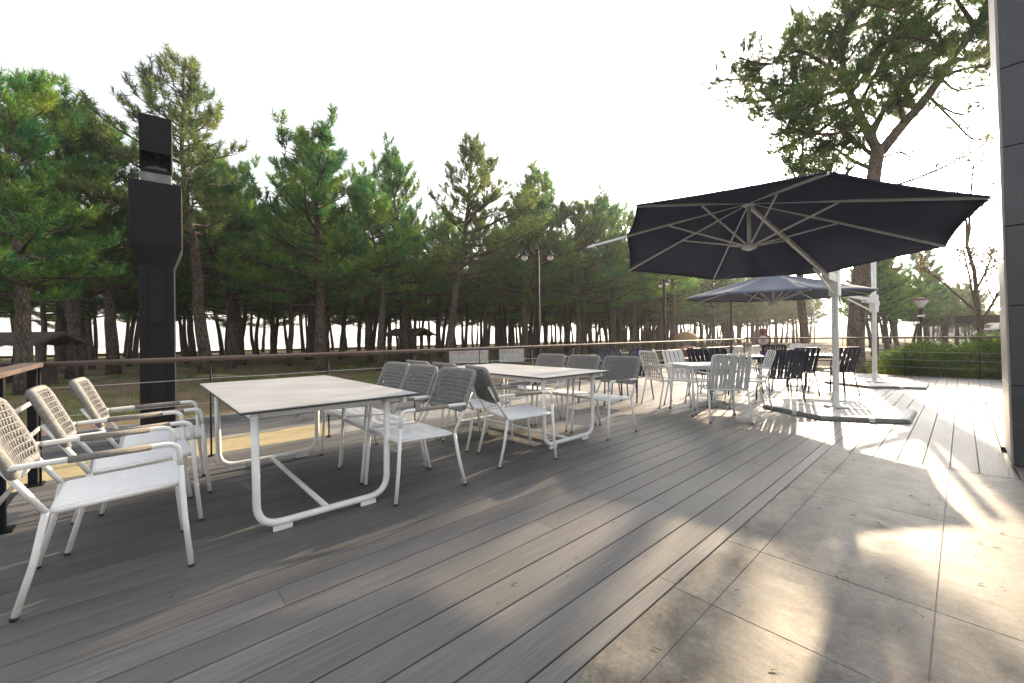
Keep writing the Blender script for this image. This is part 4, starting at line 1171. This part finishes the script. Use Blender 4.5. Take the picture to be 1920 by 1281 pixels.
# ------------------------------------------------------------------ the great pine on the right
def big_pine():
    rn = random.Random(5)
    D0 = 15.6
    base = W(1604, D0, GZ)
    root = empty('great_pine', base, 0, 'great forked pine with thick trunk behind the parasols on the right', 'pine tree')
    def Q(px, y, dd=0.0):   # a point of the tree at photograph column/row and depth offset, in the tree's own space
        d = D0 + dd; hz = 630.5 - .01 * (px - 960)
        return W(px, d, CAMH + (hz - y) / 768 * d) - base
    tm = MB(); P, D_, S_ = [], [], []
    def limb(pts, r0, r1, n=10, seg=3):
        # smooth catmull through the points
        out = []
        for i in range(len(pts) - 1):
            p0 = pts[max(0, i - 1)]; p1 = pts[i]; p2 = pts[i + 1]; p3 = pts[min(len(pts) - 1, i + 2)]
            for s in range(seg):
                t = s / seg
                out.append(.5 * ((2 * p1) + (p2 - p0) * t + (2 * p0 - 5 * p1 + 4 * p2 - p3) * t * t + (3 * p1 - p0 - 3 * p2 + p3) * t ** 3))
        out.append(pts[-1]); N = len(out)
        tm.tube(out, [r0 + (r1 - r0) * (i / (N - 1)) for i in range(N)], n)
        return out
    def shoot(a, dr, L, ts=.27):
        pts = curve_pts(a, dr, L, 4, .45, .18, rn)
        if L > .3: tm.tube(pts, [max(.006, .016 * L), .011, .009, .006, .004], 4, cap=False)
        k = max(2, int(L / .11))
        for i in range(k):
            t = .2 + .8 * (i + rn.random()) / k; t = min(t, .999); j = int(t * 4); q = pts[j].lerp(pts[j + 1], t * 4 - j)
            P.append(tuple(q)); D_.append(tuple((pts[j + 1] - pts[j]).normalized() + Vector((rn.uniform(-.7, .7), rn.uniform(-.7, .7), rn.uniform(.0, 1))))); S_.append(ts * rn.uniform(.8, 1.15))
    def foliate(line, u0=.2, gap=.22, L=(.35, .9), ts=.27, sub=True):
        n = len(line) - 1; tl = sum((line[i + 1] - line[i]).length for i in range(n)); ns = max(3, int(tl / gap))
        for i in range(ns):
            u = u0 + (1 - u0) * (i + rn.random()) / ns; u = min(.999, u); j = int(u * n); q = line[j].lerp(line[j + 1], u * n - j)
            bd = (line[j + 1] - line[j]).normalized(); a = rn.uniform(0, 6.28)
            o1 = bd.orthogonal().normalized(); o2 = bd.cross(o1)
            sdv = o1 * math.cos(a) + o2 * math.sin(a); sdv.z = sdv.z * .22 + .06
            dd = bd * rn.uniform(.2, .8) + sdv.normalized() * rn.uniform(.6, 1.1)
            LL = rn.uniform(*L) * (1.15 - .5 * u); shoot(q, dd.normalized(), LL, ts)
            if sub and LL > .55:
                e = q + dd.normalized() * LL * .6
                for _ in range(2): shoot(e, (dd.normalized() + Vector((rn.uniform(-.9, .9), rn.uniform(-.9, .9), rn.uniform(-.1, .6)))).normalized(), LL * .6, ts)
    trunk = limb([Q(1608, 712), Q(1604, 640, .0), Q(1612, 540), Q(1628, 420), Q(1640, 340), Q(1650, 275)], .29, .21, 16, 4)
    Ll = limb([Q(1650, 285), Q(1625, 235, .2), Q(1600, 180, .3), Q(1585, 120, .2), Q(1588, 60, 0), Q(1612, -10, -.1), Q(1640, -80, -.2)], .18, .04, 12)
    Lr = limb([Q(1655, 285), Q(1700, 230, -.2), Q(1745, 180, -.3), Q(1790, 110, -.2), Q(1835, 50, 0), Q(1870, -30, .2), Q(1900, -110, .2)], .19, .04, 12)
    Br = [  # start, mid, mid, end with depth offsets
        [(1590, 150, .3), (1540, 152, .8), (1480, 160, 1.0), (1400, 150, 1.2), (1352, 150, 1.3)],
        [(1590, 150, .3), (1550, 120, -.5), (1500, 95, -.9), (1450, 120, -1.2), (1385, 108, -1.3)],
        [(1588, 95, .1), (1560, 60, .3), (1525, 55, .6), (1490, 60, .8)],
        [(1586, 80, 0), (1600, 30, -.9), (1640, 10, -1.6), (1690, 25, -2.0)],
        [(1605, 20, 0), (1570, -10, .5), (1530, -20, .9)],
        [(1604, 190, .3), (1560, 200, .9), (1500, 225, 1.2), (1440, 180, 1.4), (1415, 160, 1.4)],
        [(1640, 255, .1), (1680, 170, .9), (1720, 110, 1.3), (1700, 60, 1.6)],
        [(1612, 205, .2), (1640, 150, .8), (1668, 100, 1.2), (1700, 70, 1.5)],
        [(1745, 180, -.3), (1770, 200, -1.0), (1810, 215, -1.4), (1850, 190, -1.6)],
        [(1790, 110, -.2), (1760, 60, .7), (1720, 20, 1.2), (1690, -20, 1.5)],
        [(1790, 110, -.2), (1830, 110, .6), (1870, 90, .9), (1920, 60, 1.1)],
        [(1835, 50, 0), (1800, 0, -.8), (1770, -40, -1.2)],
        [(1600, 150, .3), (1650, 90, -.6), (1700, 70, -1.1), (1760, 80, -1.5)],
        [(1588, 60, 0), (1640, 40, .8), (1700, 0, 1.2), (1750, -10, 1.4)],
        [(1644, 320, 0), (1600, 300, .8), (1560, 275, 1.3), (1525, 290, 1.5)],
        [(1640, 345, 0), (1590, 335, -.6), (1545, 320, -1.0), (1500, 318, -1.2)],
        [(1650, 300, 0), (1690, 285, .7), (1720, 300, 1.0)],
        [(1640, 360, 0), (1720, 335, -.5), (1790, 305, -.9), (1862, 262, -1.2)],
        [(1770, 148, -.3), (1800, 170, .6), (1850, 160, 1.0), (1900, 170, 1.2)],
        [(1700, 230, -.2), (1720, 200, .5), (1700, 190, .9), (1675, 205, 1.2)],
        [(1632, 250, .2), (1660, 210, -.5), (1690, 200, -.8)],
        [(1604, 190, .3), (1550, 240, 1.2), (1500, 262, 1.9), (1455, 285, 2.3)],
        [(1620, 225, .2), (1575, 250, -.7), (1530, 250, -1.2), (1480, 240, -1.5)],
        [(1540, 152, .8), (1480, 175, .2), (1430, 190, 0), (1375, 180, 0)],
        [(1720, 208, -.2), (1705, 150, .5), (1735, 110, .9), (1775, 105, 1.1)],
        [(1700, 235, -.2), (1690, 170, -.9), (1720, 140, -1.3), (1765, 150, -1.6)],
        [(1600, 175, .3), (1640, 120, .2), (1680, 60, .3), (1740, 40, .5)],
        [(1770, 145, -.3), (1810, 130, -1.2), (1850, 125, -1.6)],
        [(1600, 170, .3), (1560, 175, -.9), (1510, 205, -1.6), (1440, 215, -2)],
        [(1648, 300, 0), (1600, 265, 1.2), (1560, 300, 1.9), (1480, 300, 2.3)],
        [(1580, 115, .2), (1530, 80, 1.4), (1500, 30, 2.0)],
        [(1745, 180, -.3), (1790, 225, .5), (1830, 262, .8), (1870, 255, 1.0)],
        [(1612, -10, -.1), (1560, -60, .4), (1520, -80, .6)],
        [(1640, -50, -.2), (1720, -70, .2), (1790, -90, .3)],
        [(1835, 50, 0), (1890, 10, -.7), (1950, -20, -1.0)]]
    sparse = {8, 17, 16, 18, 31}
    for i, bpts in enumerate(Br):
        ln_ = limb([Q(*q) for q in bpts], .085 if i not in sparse else .05, .018, 7)
        if i in sparse: foliate(ln_, .35, .2, (.2, .5), .2, False)
        elif i in (14, 15): foliate(ln_, .2, .08, (.3, .85), .3)
        else: foliate(ln_, .1, .098, (.4, 1.2), .27)
    foliate(Ll, .45, .11, (.4, 1.1), .27); foliate(Lr, .5, .11, (.4, 1.1), .27)
    # dangling bare twigs on the right
    for q in ([(1800, 170, .2), (1830, 215, .4), (1850, 200, .5)], [(1745, 190, -.3), (1760, 235, .2), (1800, 240, .4), (1850, 235, .5)], [(1770, 160, -.3), (1800, 195, -.6), (1845, 200, -.8)]):
        ln_ = limb([Q(*z_) for z_ in q], .018, .006, 5); foliate(ln_, .5, .35, (.15, .3), .16, False)
    tm.build('trunk', M_bark2, root)
    cm = tufts_to_mesh('crown', P, D_, S_, M_leaf2, 18, .02, 9)
    o = bpy.data.objects.new('crown', cm); C.objects.link(o); o.parent = root
    print('big pine tufts', len(P))
big_pine()

# second pine just left of the great one (narrow, layered top)
tm, cm, cnt = pine(21, 12.2, .46, 1.5, .2, M_leaf2, M_bark2, .68, .03, top_pow=.5)
p = W(1512, 18.5, GZ); root = empty('pine_tree', p, 1.0, 'narrow layered pine with reddish trunk close to the left of the great forked pine', 'pine tree')
tm.build('trunk', M_bark2, root); o = bpy.data.objects.new('crown', cm); C.objects.link(o); o.parent = root

# sparse nearly leafless tree on the right
def bare_tree():
    rn = random.Random(8); base = W(1872, 14.0, GZ); root = empty('bare_tree', base, 0, 'thin nearly leafless tree with drooping twigs beside the pillar on the right', 'tree')
    tm = MB(); P, D_, S_ = [], [], []
    def rec(a, d, L, r, lev):
        pts = curve_pts(a, d, L, 6, -.15 if lev > 1 else .15, .16, rn)
        tm.tube(pts, [r * (1 - .1 * i) for i in range(7)], 6 if lev < 2 else 4, cap=False)
        if lev >= 2:
            for q in pts[2:]:
                for _ in range(rn.choice((1, 2, 3))):
                    P.append(tuple(q + Vector((rn.uniform(-.08, .08), rn.uniform(-.08, .08), rn.uniform(-.08, .08))))); D_.append((rn.uniform(-1, 1), rn.uniform(-1, 1), rn.uniform(-1, 1))); S_.append(.09)
        if lev < 4:
            for k in range(5 if lev < 2 else 3):
                u = rn.uniform(.25, 1); j = min(5, int(u * 6)); q = pts[j].lerp(pts[j + 1], u * 6 - j)
                dd = (pts[j + 1] - pts[j]).normalized() + Vector((rn.uniform(-1, 1), rn.uniform(-1, 1), rn.uniform(-.25, .5)))
                rec(q, dd.normalized(), L * rn.uniform(.45, .7), r * .5, lev + 1)
    rec(Vector((0, 0, 0)), Vector((-.05, .12, 1)), 5.6, .09, 0)
    tm.build('trunk', M_bark2, root)
    o = bpy.data.objects.new('leaves', tufts_to_mesh('leaves', P, D_, S_, M_twig, 5, .03, 4)); C.objects.link(o); o.parent = root
bare_tree()

# ------------------------------------------------------------------ juniper bushes
def bush(seed, c, rx_, ry_, h, label, n=420):
    rn = random.Random(seed); root = empty('juniper_bush', c, 0, label, 'bush', 'juniper bushes past the far railing')
    P, D_, S_ = [], [], []; tm = MB()
    for b in range(30):
        az = rn.uniform(0, 6.28); rr = rn.uniform(.15, 1) ** .7; tip = Vector((rx_ * rr * math.cos(az), ry_ * rr * math.sin(az), h * rn.uniform(.3, 1.0) * (1.08 - .6 * rr * rr)))
        a = Vector((rn.uniform(-.2, .2), rn.uniform(-.2, .2), 0)); mid = a.lerp(tip, .5) + Vector((0, 0, -.1 * h))
        line = [a, a.lerp(mid, .5), mid, mid.lerp(tip, .5) + Vector((0, 0, .04)), tip]
        tm.tube(line, [.035, .028, .02, .013, .006], 6, cap=False)
        out = Vector((math.cos(az), math.sin(az), 0)); pw = rn.uniform(.14, .27)
        for k in range(110):   # flattened pads of upswept sprays
            o_ = Vector((rn.gauss(0, pw), rn.gauss(0, pw), rn.gauss(0, .045))); o_.z -= .5 * (o_.x ** 2 + o_.y ** 2)
            dd = out * .5 + o_ * 3.2 + Vector((0, 0, .75)); P.append(tuple(tip + o_)); D_.append(tuple(dd)); S_.append(rn.uniform(.09, .2))
        for k in range(14):
            u = rn.uniform(.45, 1.0); j = min(3, int(u * 4)); q = line[j].lerp(line[j + 1], u * 4 - j)
            o_ = Vector((rn.gauss(0, .1), rn.gauss(0, .1), rn.gauss(.02, .05))); P.append(tuple(q + o_)); D_.append(tuple(out + o_ * 3 + Vector((0, 0, .4)))); S_.append(rn.uniform(.08, .15))
    tm.build('stems', M_bark2, root)
    o = bpy.data.objects.new('foliage', tufts_to_mesh('foliage', P, D_, S_, M_jun, 12, .013, seed, .6)); C.objects.link(o); o.parent = root
bush(1, (16.9, .75, GZ), .95, .85, 1.2, 'left juniper bush past the far railing, low and dark')
bush(2, (17.6, -.25, GZ), 1.15, 1.0, 1.42, 'middle juniper bush past the far railing with pale yellow tips')
bush(3, (17.2, -1.45, GZ), 1.1, 1.0, 1.38, 'right juniper bush past the far railing, next to the pillar')
bush(4, (19.2, -.9, GZ), 1.3, 1.2, 1.55, 'rear juniper bush behind the other two, its top just over the handrail')

# thin air glow towards the low sun
hz = MB(); hz.box((0, 0, 0), (3400, 3400, 62)); ho = hz.build('haze', bpy.data.materials.new('haze'), loc=(0, 600, 29.4))
hm = ho.data.materials[0]; hm.use_nodes = True; hn = hm.node_tree.nodes; hn.remove(hn['Principled BSDF'])
pv = hn.new('ShaderNodeVolumePrincipled'); pv.inputs['Color'].default_value = (.95, .95, .96, 1); pv.inputs['Density'].default_value = .0008
pv.inputs['Anisotropy'].default_value = .45; hm.node_tree.links.new(pv.outputs[0], hn['Material Output'].inputs['Volume'])
tag(ho, 'thin pale haze over the grove and the far shore', 'haze', kind='stuff')

# fallen bits on the floor (uncountable)
rl = np.random.RandomState(12); n = 320
lx = np.concatenate([rl.uniform(-1, 7, n // 2), rl.uniform(.6, 5.2, n // 2)]); ly = np.concatenate([rl.uniform(1, 5, n // 2), rl.uniform(-1.2, .93, n // 2)])
a_ = rl.uniform(0, 6.28, n)
me = tufts_to_mesh('litter', np.stack([lx, ly, np.full(n, .004)], 1), np.stack([np.cos(a_), np.sin(a_), np.full(n, .02)], 1), rl.uniform(.012, .05, n), M_twig, 2, .005, 6, .12)
o = bpy.data.objects.new('litter', me); C.objects.link(o); tag(o, 'tiny dry needles and specks lying on the deck and paving', 'litter', kind='stuff')

# grass clumps (uncountable)
rs = np.random.RandomState(4)
n = 14000
gx = np.concatenate([rs.uniform(15.9, 24, n // 2), rs.uniform(-12, 40, n // 2)]); gy = np.concatenate([rs.uniform(-5, 8, n // 2), rs.uniform(10, 24, n // 2)])
noise = np.sin(gx * .7 + 2) * np.cos(gy * .9) + .5 * np.sin(gx * 1.9 + gy * 1.3)
keep = noise > -.1; gx, gy = gx[keep], gy[keep]
gz = np.array([gh(a, b) for a, b in zip(gx, gy)])
me = tufts_to_mesh('grass', np.stack([gx, gy, gz], 1), np.tile([[0, 0, 1.]], (len(gx), 1)), np.full(len(gx), .14), M_grassl, 7, .014, 3, .6)
o = bpy.data.objects.new('grass', me); C.objects.link(o); tag(o, 'short patchy grass growing under the pines and round the bushes', 'grass', kind='stuff')
